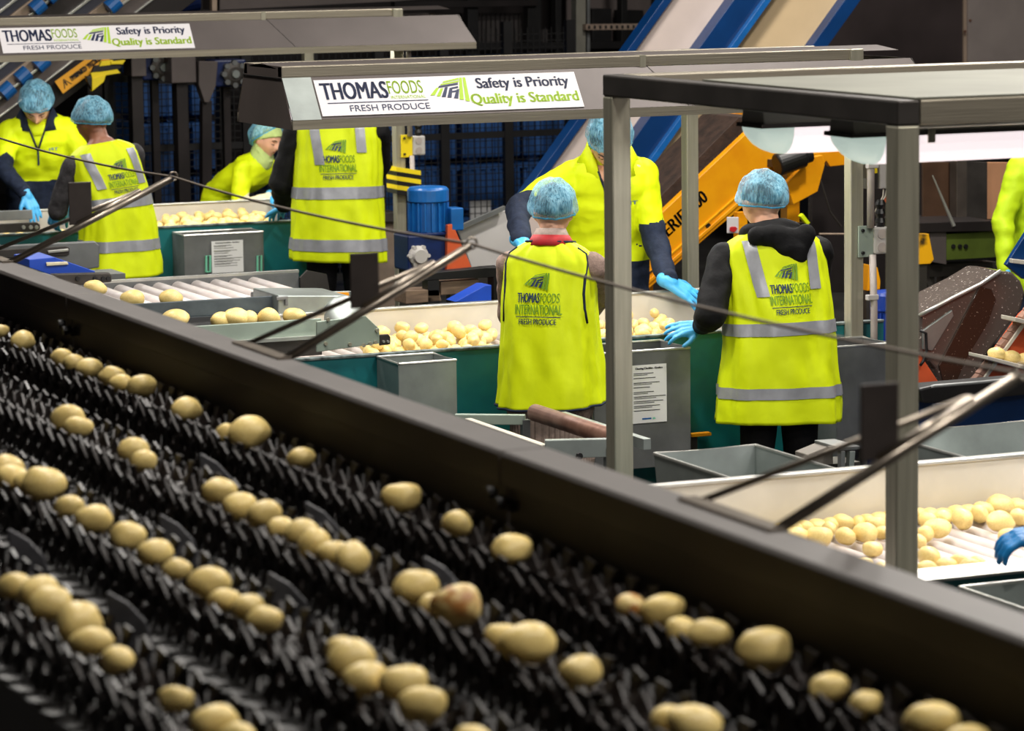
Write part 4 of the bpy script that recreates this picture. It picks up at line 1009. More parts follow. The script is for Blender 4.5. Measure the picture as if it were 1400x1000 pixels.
y = 13.28; zq = PY(350, 466, 13.28).z+.06; zf = PY(322, 448, 13.5).z
put('near_wall', MB().box(3.7, PY(440, 450, y).x, y, y+.012, zq-.06, PY(350, 441, y).z), GPLATE, t, bevel=.003)
put('lower_flange', MB().box(3.7, PY(440, 470, y).x, y-.03, y, zq-.066, zq-.052), RIMM, t)
put('under_rail', MB().box(3.7, PY(440, 470, y).x, y, y+.02, zq-.14, zq-.066), DARKST, t)
put('floor_plate', MB().box(3.7, 4.72, y+.012, 13.95, zf-.012, zf), BLACKM, t)
put('far_wall', MB().box(3.7, 4.72, 13.95, 13.965, zf, PY(350, 432, 13.95).z), GPLATE2, t)
poly('side_plate', [(433, 440), (500, 432), (519, 450), (519, 470), (433, 482)], 12.93, .012, GPLATE, t)
for px, py in ((445, 470), (478, 471), (497, 472), (506, 470), (513, 468), (515, 452), (448, 437)): bolt(t, PY(px, py, 12.93), r=.009)
poly('slot_bracket', [(519, 458), (531, 457), (534, 461), (534, 471), (519, 473)], 12.945, .01, DARKST, t)
for px in (524, 530): bolt(t, PY(px, 467, 12.945), r=.006, mt=RIMM)
put('support', MB().box(3.9, 3.96, y+.1, y+.16, 0, zf), GALVD, t); put('support', MB().box(4.34, 4.40, y+.1, y+.16, 0, zf), GALVD, t)
LD = 'potato in the pale channel leading to the middle table'
for px, py, ln in ((240, 436, .12), (303, 441, .10), (322, 434, .12), (341, 436, .09), (367, 434, .10), (402, 440, .10)):
    p = PY(px, py, 13.5); p.z = max(p.z, zf+ln*.34); potato(p, ln, (random.random()*6, .05, random.gauss(0, .3)), LD, 'potatoes in the feed channels')
# grey motor cover
t = thing('belt_drive', 'grey drive housing with rounded cover and yellow label beside the rollers', 'machine', (5.1, 14.1, 0))
poly('housing', [(380, 404), (470, 404), (493, 420), (493, 432), (380, 430)], 14.02, .35, GALV, t, bevel=.006)
c = PY(470, 425, 14.0); put('round_cover', MB().lathe([(0, .0), (0, .09), (.03, .10), (.34, .10), (.36, .0)], (c.x, 14.0, c.z-.03), (0, 1, 0), 28), GALV, t, smooth=True)
poly('corner_bracket', [(378, 406), (394, 405), (394, 418), (390, 418), (390, 410), (378, 411)], 14.005, .012, GALVD, t)
put('base', MB().box(4.95, 5.35, 14.05, 14.3, 0, .86), GALVD, t)
poly('guard', [(438, 399), (482, 398), (484, 410), (440, 408)], 14.46, .012, GALV, t)
poly('label', [(452, 400), (477, 400), (478, 407), (454, 406)], 14.452, .004, YPAINT, t)
# left corner: slotted side frame, blue tray, dark bracket
t = thing('slotted_frame', 'grey conveyor side frame with long slot at the guard rail', 'machine', (4.5, 16.6, 0))
poly('side_frame', [(-40, 338), (85, 332), (130, 330), (136, 336), (136, 366), (100, 372), (-40, 372)], 16.6, .03, GALVD, t, bevel=.006)
poly('slot', [(-40, 344), (90, 337), (95, 339), (95, 348), (91, 350), (-40, 355)], 16.59, .012, DARKST, t)
poly('slot_bar', [(65, 343), (94, 340), (94, 344), (66, 347)], 16.58, .012, RIMM, t)
put('base', MB().box(3.6, 4.9, 16.64, 16.9, 0, .95), GALVD, t)
t = thing('blue_tray', 'bright blue tray edged with pale strip in front of the slotted frame', 'tray', (4.4, 15.9, 0))
poly('side', [(40, 355), (75, 352), (130, 371), (130, 376), (70, 376), (40, 366)], 15.95, .30, BLUET, t)
poly('pale_strip', [(63, 359), (92, 358), (94, 362), (64, 364)], 15.94, .008, CREAMC, t)
put('base', MB().box(4.15, 4.6, 16.0, 16.2, 0, .93), GALVD, t)
t = thing('drive_bracket', 'dark bolted bracket bar at the head of the roller conveyor', 'bracket', (4.3, 14.9, 0))
poly('bar', [(70, 375), (150, 373), (153, 377), (153, 386), (110, 390), (95, 388)], 14.9, .04, DARKST, t, bevel=.006)
for px in (106, 130, 141, 148): bolt(t, PY(px, 381, 14.9), r=.012, mt=BLACKM)
put('stand', MB().box(4.2, 4.28, 14.95, 15.03, 0, .95), DARKST, t)
p = PY(131, 394, 14.42); potato(p, .11, (0, .3, .1), 'potato falling off the end of the dark bolted bracket', 'potatoes in the feed channels')
# far table left end: steel side and slotted bracket
t = thing('table_end_guard', 'steel side guard with black slotted bracket at the far table', 'guard', (4.8, 19.1, 0))
poly('guard_plate', [(-40, 290), (44, 287), (45, 300), (-40, 304)], 19.95, .02, GALVD, t)
poly('bracket', [(-40, 308), (50, 304), (55, 307), (55, 314), (50, 317), (-40, 320)], 19.12, .02, DARKST, t, bevel=.004)
for px in (32, 42, 50): bolt(t, PY(px, 311, 19.12), r=.013, mt=RIMM)
put('stand', MB().box(4.75, 4.8, 19.10, 19.15, 0, .9), DARKST, t)
put('stand', MB().box(4.75, 4.8, 19.96, 20.0, 0, 1.0), DARKST, t)

# frame with rusty roller in front of the middle table
t = thing('roller_stand', 'pale angle-iron frame carrying one rusty brown roller', 'frame', (4.95, 11.5, 0)); z = .80
A, B, Cc, Dd = P(622, 573, z), P(718, 574, z), P(832, 612, z), P(745, 614, z)
put('far_bar', MB().bar(A, B, .03, .04), GPLATE, t, bevel=.003); put('near_bar', MB().bar(Dd, Cc, .03, .07), GALV, t, bevel=.003)
put('left_bar', MB().bar(P(640, 577, z), Dd, .03, .03), CREAMW, t, bevel=.003); put('right_bar', MB().bar(B+Vector((.16, 0, 0)), Cc+Vector((.16, 0, 0)), .03, .04), GALV, t)
put('lower_bar', MB().bar(Dd-Vector((0, 0, .1)), Cc-Vector((0, 0, .1)), .03, .02), RIMM, t)
put('roller', MB().tube([B+Vector((.03, -.03, .03)), Cc+Vector((.03, .03, .03))], .034, 16), BROWNP, t, smooth=True)
bolt(t, P(787, 622, .78)+Vector((0, -.03, 0)), r=.014, mt=BLACKM)
for q in (A, B, Cc, Dd): put('leg', MB().bar((q.x, q.y, 0), q, .03, .03), GALVD, t)

# post fittings on the middle frame: conduit, boxes, gland and wires
def post_kit(x, y, yellow, lab, zs=1.42):
    t = thing('switch_box', lab, 'electrical box', (x+.05, y-.05, zs), group='switch boxes on the hood posts')
    put('back_plate', MB().box(x+.0, x+.075, y-.045, y-.035, zs-.07, zs+.07), HAZY if yellow else GPLATE, t, bevel=.002)
    put('box', MB().box(x+.075, x+.16, y-.05, y+.02, zs-.06, zs+.06), BOXG, t, bevel=.008)
    put('knockout', MB().lathe([(0, .022), (.003, .022)], (x+.115, y-.05, zs-.03), (0, -1, 0), 14), CONDUIT, t)
    put('knockout', MB().lathe([(0, .022), (.003, .022)], (x+.115, y-.05, zs+.03), (0, -1, 0), 14), CONDUIT, t)
    for dz in (-.05, .05): bolt(t, (x+.02, y-.045, zs+dz), r=.008, mt=BLACKM)
    put('conduit', MB().tube([(x+.055, y-.055, zs+.06), (x+.055, y-.055, zs+.62)], .017, 10), CONDUIT, t, smooth=True)
    put('conduit', MB().tube([(x+.065, y-.055, zs-.06), (x+.07, y-.06, zs-.3), (x+.07, y-.06, zs-.72)], .016, 10), CONDUIT, t, smooth=True)
    for dz in (.34, -.25): put('clip', MB().box(x+.03, x+.085, y-.078, y-.05, zs+dz-.012, zs+dz+.012), BOXG, t, bevel=.003)
    put('cable_gland', MB().lathe([(0, .018), (.02, .026), (.04, .018), (.06, .026), (.08, .018), (.1, .026), (.12, .016)], (x+.125, y-.02, zs+.06), (0, 0, 1), 12), BLACKM, t)
    return t
pk = post_kit(7.18, 12.93, False, 'grey junction box with conduit on the steel post of the middle frame', PY(1180, 330, 12.9).z)
t = thing('isolator_box', 'grey isolator box with yellow sticker, orange and white wires below', 'electrical box', (7.38, 12.95, 1.6))
b0, b1 = PY(1200, 258, 12.95), PY(1219, 200, 12.95)
put('enclosure', MB().box(b0.x, b1.x+.06, 12.93, 13.0, b0.z, b1.z+.08), BOXG, t, bevel=.006)
put('side_cover', MB().box(b0.x-.05, b0.x, 12.95, 13.0, b0.z, b1.z+.05), DARKST, t)
q = PY(1194, 229, 12.94); put('sticker', MB().box(q.x-.012, q.x+.012, 12.925, 12.95, q.z-.025, q.z+.025), HAZY, t)
g = PY(1196, 290, 12.93)
for k, mt in enumerate((CREAMW, CREAMW, WIREO, WIREO)):
    top = Vector((b0.x+.03+k*.018, 12.95, b0.z)); put('wire', MB().tube([top, top.lerp(g, .35)+Vector((.012, 0, 0)), g+Vector((k*.006, 0, 0))], .004, 6), mt, t, smooth=True)
put('mount', MB().box(7.2, b0.x-.04, 12.94, 12.97, b0.z+.05, b0.z+.12), STEEL, t)
pk1 = post_kit(7.45, 19.23, True, 'yellow-plated switch box on the far frame post above hazard tape', PY(545, 200, 19.2).z)
# hazard wrap on the far post
t = thing('hazard_sleeve', 'yellow and black hazard sleeve wrapped round the far frame post', 'sleeve', (7.5, 19.22, 1.2))
a, b = PY(548, 265, 19.15), PY(548, 228, 19.15)
for k in range(6):
    z0 = a.z+(b.z-a.z)*k/6; z1 = a.z+(b.z-a.z)*(k+1)/6
    put('stripe', MB().add([(7.40, 19.14, z0), (7.56, 19.14, z0-.03), (7.56, 19.14, z1-.03), (7.40, 19.14, z1), (7.40, 19.32, z0), (7.56, 19.32, z0-.03), (7.56, 19.32, z1-.03), (7.40, 19.32, z1)], [(0, 1, 2, 3), (7, 6, 5, 4), (0, 4, 5, 1), (2, 6, 7, 3), (1, 5, 6, 2), (0, 3, 7, 4)]), HAZY if k % 2 else BLACKM, t)

# blue gear motor + chute + beams behind the middle table
def motor(lab, c, r, l, mt=BLUEM, ax=(0, 0, 1), group=None, fins=18, cover=True):
    t = thing('electric_motor', lab, 'motor', c, group=group); c = Vector(c); ax = Vector(ax).normalized()
    put('casing', MB().lathe([(0, r*.86), (l*.66, r*.86)], c, ax, 24), mt, t, smooth=False)
    up = Vector((0, 0, 1)) if abs(ax.z) < .9 else Vector((0, 1, 0)); sx = ax.cross(up).normalized(); sy = ax.cross(sx)
    for k in range(fins):
        a = 2*pi*k/fins; d = sx*math.cos(a)+sy*math.sin(a); e = ax.cross(d)
        put('cooling_fin', MB().obox(c+ax*(l*.33)+d*(r*.90), ax*(l*.31), d*(r*.12), e*(r*.035)), mt, t)
    put('fan_cover', MB().lathe([(l*.66, r*1.02), (l*.92, r*1.02), (l*.98, r*.9), (l, r*.4)], c, ax, 28), mt, t, smooth=False, bevel=.004)
    put('flange', MB().lathe([(-l*.06, r*1.1), (0, r*1.1)], c, ax, 24), BLUED, t, bevel=.003)
    return t
y = 15.6; s_ = F/depth(PY(590, 290, y))
t = motor('upright blue motor with cooling fins behind the middle table', PY(586, 316, y), 28/s_, 62/s_)
c = PY(612, 297, y); put('terminal_box', MB().box(c.x-.03, c.x+.04, y-.12, y-.02, c.z-.06, c.z+.055), BLUEM, t, bevel=.006)
t = thing('gearbox', 'dark blue gearbox with round grey hub below the upright motor', 'gearbox', PY(575, 372, y))
a, b = PY(550, 370, y), PY(600, 318, y)
put('case', MB().box(a.x, b.x, y-.09, y+.12, a.z, b.z), BLUED, t, bevel=.01)
c = PY(572, 350, y-.1); put('hub', MB().lathe([(0, .052), (.02, .052), (.03, .04), (.05, .034), (.05, .0)], (c.x, y-.09, c.z), (0, -1, 0), 20), BOXG, t)
for k in range(6): put('hub_bolt', MB().lathe([(0, .010), (.03, .010)], (c.x+.05*math.cos(k*pi/3), y-.09, c.z+.05*math.sin(k*pi/3)), (0, -1, 0), 8), BOXG, t)
put('stand', MB().box(a.x+.02, b.x-.02, y-.05, y+.1, 0, a.z), DARKST, t)
t = thing('chute_cheek', 'orange-red triangular cheek plate beside the blue motor', 'plate', PY(628, 370, 15.5)); poly('plate', [(612, 308), (619, 306), (646, 368), (611, 370)], 15.48, .03, ORANGE, t); 
c = PY(628, 370, 15.5); put('stand', MB().box(c.x-.05, c.x+.05, 15.5, 15.56, 0, c.z+.01), DARKST, t)
t = thing('steel_chute', 'pale steel chute sheet with upturned edge between motor and reaching worker', 'chute', PY(660, 365, 15.9))
poly('sheet', [(626, 313), (680, 289), (720, 285), (720, 366), (645, 366)], 15.9, .02, mat('pale_wet_sheet', (214, 210, 208), .35, .2, .06, 5), t); put('edge', MB().bar(PY(624, 313, 15.86), PY(690, 284, 15.86), .03, .02), GALVD, t)
c = PY(665, 366, 15.9); put('stand', MB().box(c.x-.05, c.x+.05, 15.9, 15.96, 0, c.z+.01), DARKST, t)
t = thing('crossbeam_stack', 'black beam over brown timber blocks behind the middle table', 'beam', PY(630, 420, 15.2))
poly('beam', [(580, 374), (665, 366), (700, 366), (700, 378), (580, 384)], 15.2, .08, BLACKM, t)
poly('timber_block', [(603, 386), (655, 382), (655, 400), (603, 404)], 15.22, .18, WOODB, t)
poly('timber_block', [(555, 398), (600, 396), (604, 412), (555, 416)], 15.2, .16, WOODB, t)
c = PY(690, 378, 15.2); put('leg', MB().box(c.x-.06, c.x, 15.2, 15.28, 0, c.z), BLACKM, t); c = PY(585, 384, 15.2); put('leg', MB().box(c.x, c.x+.06, 15.2, 15.28, 0, c.z), BLACKM, t)
t = thing('blue_tarp', 'bright blue sloping sheet behind the middle table', 'sheet', PY(650, 415, 14.7)); poly('sheet', [(622, 413), (664, 390), (672, 390), (672, 414)], 14.75, .12, BLUET, t)
c = PY(650, 413, 14.75); put('stand', MB().box(c.x-.05, c.x+.05, 14.76, 14.84, 0, c.z), DARKST, t)
t = thing('steel_cabinet', 'grey-brown steel cabinet behind the broad worker', 'cabinet', PY(535, 400, 21)); poly('body', [(512, 302), (550, 302), (550, 560), (512, 560)], 21.0, .5, mat('stained_cabinet', (128, 112, 98), .5, .2, .2, 6), t)
poly('top_tray', [(512, 292), (545, 290), (552, 299), (553, 303), (512, 304)], 20.95, .5, DARKST, t)
poly('door_edge', [(548, 304), (551, 304), (551, 448), (548, 448)], 20.985, .012, DARKST, t)

# ---------------- yellow conveyor with lettering
yy = 16.6
t = thing('yellow_conveyor', 'steep yellow belt conveyor with black lettering beside the black-hooded worker', 'conveyor', PY(900, 420, yy)); YC = t
poly('side_panel', [(790, 425), (852, 340), (1040, 163), (1075, 140), (1120, 160), (1120, 205), (1108, 207), (975, 317), (865, 415), (820, 440)], yy, .05, YPAINT, t, bevel=.006)
put('fold_line', MB().bar(PY(868, 402, yy-.006), PY(1085, 212, yy-.006), .012, .02), YPAINT, t, bevel=.003)
put('fold_line', MB().bar(PY(862, 396, yy-.004), PY(1080, 205, yy-.004), .010, .008), YWORN, t)
poly('belt', [(852, 320), (1010, 160), (1046, 160), (890, 304), (855, 340)], yy+.1, .45, BROWNB, t)
poly('rear_panel', [(835, 330), (868, 252), (1010, 150), (1030, 150), (945, 233), (872, 298)], yy+.56, .05, YPAINT, t, bevel=.006)
A_, B_ = PY(907, 331, yy-.003), PY(1004, 240, yy-.003); U = (B_-A_).normalized(); V = Vector((-U.z, 0, U.x)); W = (B_-A_).length
fn = lambda u, v: A_+U*(u*W)+V*v
mb = MB(); text_on(mb, 'SERIES', fn, .0, .0, .42, .074, .012); text_on(mb, '00', fn, .50, .0, .135, .074, .04)
put('lettering', mb, INK_K, t)
bolt(t, PY(968, 309, yy), r=.016, mt=BLACKM)
for px, py in ((880, 385), (1080, 215)): 
    c = PY(px, py, yy+.3); put('leg', MB().box(c.x-.04, c.x+.04, yy+.26, yy+.34, 0, c.z+.05), YPAINT, t)
put('head_arm', MB().prism([PY(px, py, yy-.05) for px, py in ((1075, 250), (1110, 215), (1125, 212), (1128, 225), (1118, 262), (1085, 280))], (0, .04, 0)), YPAINT, t, bevel=.004)
put('head_arm', MB().prism([PY(px, py, yy+.5) for px, py in ((1100, 210), (1162, 205), (1162, 225), (1135, 228), (1130, 220), (1118, 235))], (0, .04, 0)), YPAINT, t, bevel=.004)
a, b = PY(1056, 215, yy-.12), PY(1112, 222, yy-.12)
t2 = thing('black_motor', 'black drum motor at the head of the yellow conveyor', 'motor', a)
ax = (b-a).normalized(); put('drum', MB().lathe([(0, .0), (0, .055), (.01, .065), (.17, .065), (.18, .05), (.22, .05), (.22, 0)], PY(1066, 226, yy-.12)-Vector((.02, 0, .0)), (.9, 0, .25), 24), BLACKM, t2, smooth=False, bevel=.004)
put('mount', MB().box(a.x+.03, a.x+.09, yy-.13, yy+.01, a.z-.06, a.z-.02), DARKST, t2)
t = thing('warning_notice', 'white notice with red symbol beside the yellow conveyor', 'sign', PY(1001, 307, 15.9))
poly('plate', [(994, 297), (1010, 297), (1010, 319), (994, 319)], 16.2, .006, SIGNW, t); poly('red_symbol', [(998, 311), (1001, 310), (1006, 310), (1009, 313), (1004, 318), (998, 316)], 16.19, .004, RED, t)
a = PY(1014, 300, 16.22); put('stand', MB().box(a.x-.03, a.x+.03, 16.21, 16.26, 0, a.z+.04), YPAINT, t)
put('arm', MB().box(PY(996, 310, 16.2).x, a.x, 16.208, 16.22, a.z-.03, a.z), YPAINT, t)
t = thing('red_lever', 'red lever beside the black-hooded worker, on a black bracket', 'lever', PY(1088, 310, 16)); poly('handle', [(1094, 296), (1098, 292), (1108, 305), (1104, 308)], 16.1, .03, HIVIS, t); c = PY(1101, 305, 16.1); put('stand', MB().box(c.x-.02, c.x+.02, 16.12, 16.16, 0, c.z), BLACKM, t)
t['label'] = 'yellow-green lever end on a black stand behind the hooded worker'; t.name = 'lever_stand'

# ---------------- blue, white and cream elevator
yy = 19.0
t = thing('elevator_conveyor', 'steep elevator conveyor with white and cream belts between blue rails', 'conveyor', PY(860, 300, yy))
def strip(nm, a0, a1, b0, b1, y0, th, mt):   # x range at picture row 60 and at row -40, ran down to row 300
    k = lambda x, r: x-(r-60)*.715
    poly(nm, [(k(a0, 330), 330), (k(a1, 330), 330), (k(b1, -80), -80), (k(b0, -80), -80)], y0, th, mt, t)
strip('white_belt', 874, 962, 874, 962, yy+.05, .05, BELTW); strip('cream_belt', 1008, 1114, 1008, 1114, yy+.05, .05, BELTC)
strip('blue_rail', 864, 876, 864, 876, yy-.05, .12, BLUEP); strip('blue_rail', 960, 1002, 960, 1002, yy-.08, .14, BLUEP); strip('blue_rail_edge', 1002, 1012, 1002, 1012, yy-.12, .18, BLUEM); strip('blue_rail', 1112, 1134, 1112, 1134, yy-.05, .12, BLUEP)
for px in (760, 880): c = PY(px, 300, yy+.1); put('leg', MB().box(c.x-.05, c.x+.05, yy+.1, yy+.2, 0, c.z), BLUEP, t)
# ---------------- grey cladding cabinet, upper right
t = thing('clad_cabinet', 'tall grey panelled cabinet behind the right end of the hoods', 'cabinet', PY(1330, 110, 22))
yy = 22.5
poly('dark_panel', [(1110, -80), (1318, -80), (1318, 110), (1110, 110)], yy, .6, mat('dark_cladding', (66, 58, 58), .4, .3, .35, 1.2), t); poly('grey_panel', [(1324, -80), (1480, -80), (1480, 110), (1324, 110)], yy-.05, .6, mat('pale_grey_cladding', (150, 140, 136), .5, .2, .08, 4), t)
poly('panel_seam', [(1318, -80), (1324, -80), (1324, 110), (1318, 110)], yy-.02, .05, BEIGE, t)
for px, py in ((1326, 28), (1319, 43)): bolt(t, PY(px, py, yy-.05), r=.012, mt=BROWNP)
c0, c1 = PY(1110, 110, yy), PY(1480, 110, yy); put('plinth', MB().box(c0.x, c1.x, yy+.05, yy+.6, 0, c1.z+.05), BLACKM, t)
# ---------------- dark machine at right
yy = 16.2
t = thing('grader_machine', 'dark machine with brown guard, shelf and olive panel beyond the near frame', 'machine', PY(1310, 420, yy))
poly('brown_guard', [(1262, 222), (1310, 222), (1310, 300), (1262, 306)], yy+.4, .02, mat('brown_guard', (84, 62, 48), .3, .2, .3, 4), t)
poly('upright', [(1308, 215), (1322, 215), (1322, 315), (1308, 315)], yy+.3, .08, mat('upright_grey', (92, 84, 78), .4, .5, .2, 6), t)
poly('guard', [(1322, 220), (1350, 222), (1350, 300), (1322, 300)], yy+.5, .02, DARKST, t)
poly('tan_panel', [(1350, 222), (1400, 222), (1400, 300), (1350, 300)], yy+.55, .02, mat('tan_board', (176, 128, 94), .6, 0, .1, 4), t)
put('lever', MB().tube([PY(1275, 240, yy), PY(1304, 309, yy)], [.004, .012], 8), RIMM, t)
poly('shelf', [(1258, 305), (1362, 302), (1362, 316), (1258, 318)], yy, .5, GREYK, t)
poly('grey_box', [(1272, 318), (1294, 316), (1294, 362), (1272, 358)], yy+.02, .3, GREYP, t)
poly('olive_panel', [(1294, 320), (1362, 316), (1362, 352), (1294, 356)], yy+.03, .3, mat('olive_panel', (88, 104, 40), .4, .3, .2, 5), t)
for px in (1303, 1312, 1320): bolt(t, PY(px, 337, yy+.03), r=.014, mt=BLACKM)
poly('lower_beam', [(1262, 362), (1362, 358), (1362, 374), (1262, 380)], yy+.1, .1, DARKST, t)
for px in (1268, 1290, 1316, 1345): poly('leg', [(px, 374), (px+10, 374), (px+10, 480), (px, 480)], yy+.12, .08, DARKST, t)
put('brace', MB().bar(PY(1262, 370, yy+.1), PY(1285, 420, yy+.1), .02, .03), DARKST, t)
poly('plinth', [(1255, 470), (1380, 470), (1380, 560), (1255, 560)], yy+.15, .4, BLACKM, t)
poly('back_panel', [(1110, 222), (1262, 222), (1262, 400), (1110, 400)], yy+1.3, .05, GREYK, t)
put('hose', MB().tube([PY(1120, 240, yy+.8), PY(1135, 290, yy+.8), PY(1150, 310, yy+.8)], .006, 6), DARKST, t)
put('pipe', MB().tube([PY(1120, 320, yy+.8), PY(1158, 320, yy+.8)], .006, 6), BEIGE, t)
t = thing('yellow_guard', 'worn yellow bracket beside the near frame post', 'bracket', PY(1266, 360, 15.6)); poly('plate', [(1252, 320), (1270, 320), (1277, 355), (1272, 361), (1252, 362)], 15.6, .04, YWORN, t); c = PY(1262, 362, 15.6); put('stand', MB().box(c.x-.03, c.x+.03, 15.61, 15.67, 0, c.z+.02), DARKST, t)
t = thing('yellow_stand', 'yellow machine foot behind the steel post with junction box', 'stand', PY(1195, 400, 15.2)); poly('plate', [(1188, 362), (1200, 366), (1204, 385), (1203, 396), (1186, 398)], 15.2, .06, YPAINT, t); c = PY(1195, 398, 15.2); put('foot', MB().box(c.x-.04, c.x+.04, 15.21, 15.29, 0, c.z), DARKST, t)
# blue motor + gearbox behind the near frame post
y = 13.6; s_ = F/depth(PY(1208, 440, y)); t = motor('upright dark blue motor behind the near frame post', PY(1212, 478, y), 22/s_, 82/s_, mat('royal_blue_paint', (14, 52, 140), .35))
t = thing('gearbox', 'navy gearbox with pale hub behind the near frame post', 'gearbox', PY(1205, 560, y)); a, b = PY(1184, 560, y), PY(1240, 492, y); put('case', MB().box(a.x, b.x, y-.08, y+.12, a.z, b.z), BLUED, t, bevel=.01)
c = PY(1209, 525, y-.1); put('hub', MB().lathe([(0, .07), (.03, .07), (.05, .05), (.06, 0)], (c.x, y-.08, c.z), (0, -1, 0), 20), BOXG, t); put('stand', MB().box(a.x, b.x, y-.05, y+.1, 0, a.z), DARKST, t)
# splashed chute, orange belt elevator, trough
yy = 12.9
t = thing('splashed_chute', 'water-splashed brown steel chute bending down into the blue trough', 'chute', PY(1300, 540, yy))
out = [(1258, 430), (1300, 408), (1340, 388), (1368, 371), (1384, 372), (1396, 384), (1402, 400), (1396, 424), (1376, 450), (1350, 484), (1330, 520), (1318, 536), (1294, 536), (1280, 505), (1258, 480)]
poly('shell', out, yy, .30, PERSPEX, t, bevel=.012)
put('upper_rim', MB().tube([PY(px, py, yy-.01) for px, py in ((1256, 432), (1300, 409), (1342, 388), (1368, 371))], .010, 8), RIMM, t, smooth=True)
poly('dark_face', [(1340, 392), (1356, 396), (1362, 410), (1352, 440), (1322, 490), (1305, 530), (1292, 530), (1284, 500), (1310, 450)], yy-.012, .015, mat('wet_brown_face', (58, 42, 34), .2, .1, rgb2=(200, 180, 160), vs=120, thr=(.68, .74)), t)
poly('light_panel', [(1262, 452), (1302, 424), (1304, 432), (1275, 480), (1262, 478)], yy-.010, .012, GALV, t)
put('brace', MB().bar(PY(1300, 536, yy+.1)-Vector((0, 0, .5)), PY(1300, 532, yy+.1), .05, .05), DARKST, t)
t = thing('orange_skirt', 'orange rubber skirt plate at the foot of the splashed chute', 'plate', PY(1275, 540, yy)); poly('plate', [(1252, 485), (1259, 486), (1291, 534), (1252, 540)], yy-.06, .03, ORANGE, t); c = PY(1270, 538, yy-.05); put('foot', MB().box(c.x-.03, c.x+.03, yy-.06, yy-.02, 0, c.z), DARKST, t)
put('cable', MB().tube([PY(px, py, yy-.09) for px, py in ((1258, 452), (1266, 456), (1267, 480), (1262, 495), (1258, 500))], .007, 8), BLACKM, t, smooth=True)
yy = 12.5
t = thing('orange_elevator', 'orange flighted belt elevator lifting potatoes out of the blue trough', 'conveyor', PY(1370, 540, yy))
poly('belt', [(1330, 536), (1350, 500), (1400, 430), (1460, 380), (1500, 420), (1440, 536)], yy, .05, ORANGE, t)
for i in range(13):
    px, py = 1324+i*7.2, 530-i*9.6
    if px < 1410: poly('chain_link', [(px, py), (px+8, py-9), (px+14, py-5), (px+6, py+4)], yy-.02, .04, mat('pinkish_link', (164, 126, 110), .5, .1, .15, 12), t, bevel=.004)
put('link_edge', MB().bar(PY(1334, 534, yy-.03), PY(1402, 440, yy-.03), .012, .014), CREAMW, t)
poly('flight', [(1350, 487), (1402, 500), (1440, 504), (1440, 510), (1402, 506), (1350, 492)], yy-.14, .16, CREAMW, t)
poly('flight', [(1388, 434), (1440, 446), (1440, 452), (1388, 440)], yy-.10, .12, CREAMW, t)
put('stand', MB().box(PY(1420, 536, yy).x, PY(1440, 536, yy).x, yy+.01, yy+.1, 0, PY(1420, 530, yy).z), DARKST, t)
for px, py, k in ((1363, 484, .075), (1383, 489, .08), (1402, 492, .07)):
    potato(PY(px, py, yy-.07), k*1.15, (0, .2, .3), 'potato on a white flight of the orange belt elevator', 'potatoes on the orange elevator')
poly_ = thing('water_trough', 'blue water trough with black rubber lip behind the near bins', 'trough', PY(1330, 585, 11.8)); t = poly_
poly('side', [(1240, 548), (1460, 530), (1460, 640), (1240, 640)], 11.85, .05, BLUEP, t)
poly('rubber_lip', [(1256, 532), (1272, 528), (1460, 512), (1460, 534), (1300, 552), (1262, 552)], 11.75, .12, BLACKM, t, bevel=.01)
put('lip_edge', MB().tube([PY(px, py, 11.76) for px, py in ((1262, 535), (1276, 529), (1340, 524), (1400, 518), (1460, 512))], .010, 8), GALVD, t, smooth=True)
poly('far_side', [(1240, 560), (1460, 548), (1460, 640), (1240, 640)], 12.3, .04, BLUEP, t)
c = PY(1250, 640, 11.9); d = PY(1450, 640, 11.9); put('base', MB().box(c.x, d.x, 11.9, 12.3, 0, c.z+.05), BLUED, t)
t = thing('arm_guard', 'blue guard panel on white rail by the lime-jacketed worker', 'guard', PY(1395, 380, 13.6)); poly('panel', [(1376, 362), (1404, 318), (1450, 300), (1450, 380), (1400, 382)], 13.6, .03, BLUEP, t); poly('rail', [(1384, 354), (1450, 362), (1450, 368), (1384, 360)], 13.56, .03, CREAMW, t)
c = PY(1430, 380, 13.6); put('stand', MB().box(c.x-.04, c.x+.04, 13.61, 13.69, 0, c.z+.05), DARKST, t)
t = thing('floor_channel', 'pale steel floor plates and stool behind the near table, by the hooded worker', 'stand', PY(1150, 620, 10.9))
poly('plate', [(1104, 622), (1138, 608), (1140, 640), (1104, 645)], 10.9, .1, mat('dusty_plate', (120, 114, 106), .6, .2, .15, 8), t); poly('stool_top', [(1148, 612), (1176, 610), (1176, 615), (1148, 617)], 10.8, .2, GALVD, t)
poly('stool_leg', [(1150, 617), (1156, 617), (1156, 660), (1150, 660)], 10.8, .03, GALVD, t); poly('stool_leg', [(1162, 617), (1170, 617), (1166, 660), (1160, 660)], 10.8, .03, GALV, t)
c = PY(1104, 645, 10.9); d = PY(1176, 645, 10.9); put('base', MB().box(c.x, d.x, 10.9, 11.05, 0, c.z+.02), DARKST, t)
t = thing('orange_strip', 'thin orange bar at knee height beside the wide grey bin', 'bar', PY(957, 594, 12.9)); put('bar', MB().box(PY(943, 594, 12.9).x, PY(970, 594, 12.9).x, 12.88, 12.92, PY(957, 596, 12.9).z, PY(957, 592, 12.9).z), YPAINT, t); c = PY(948, 594, 12.9); put('foot', MB().box(c.x-.02, c.x+.02, 12.9, 12.94, 0, c.z), DARKST, t)

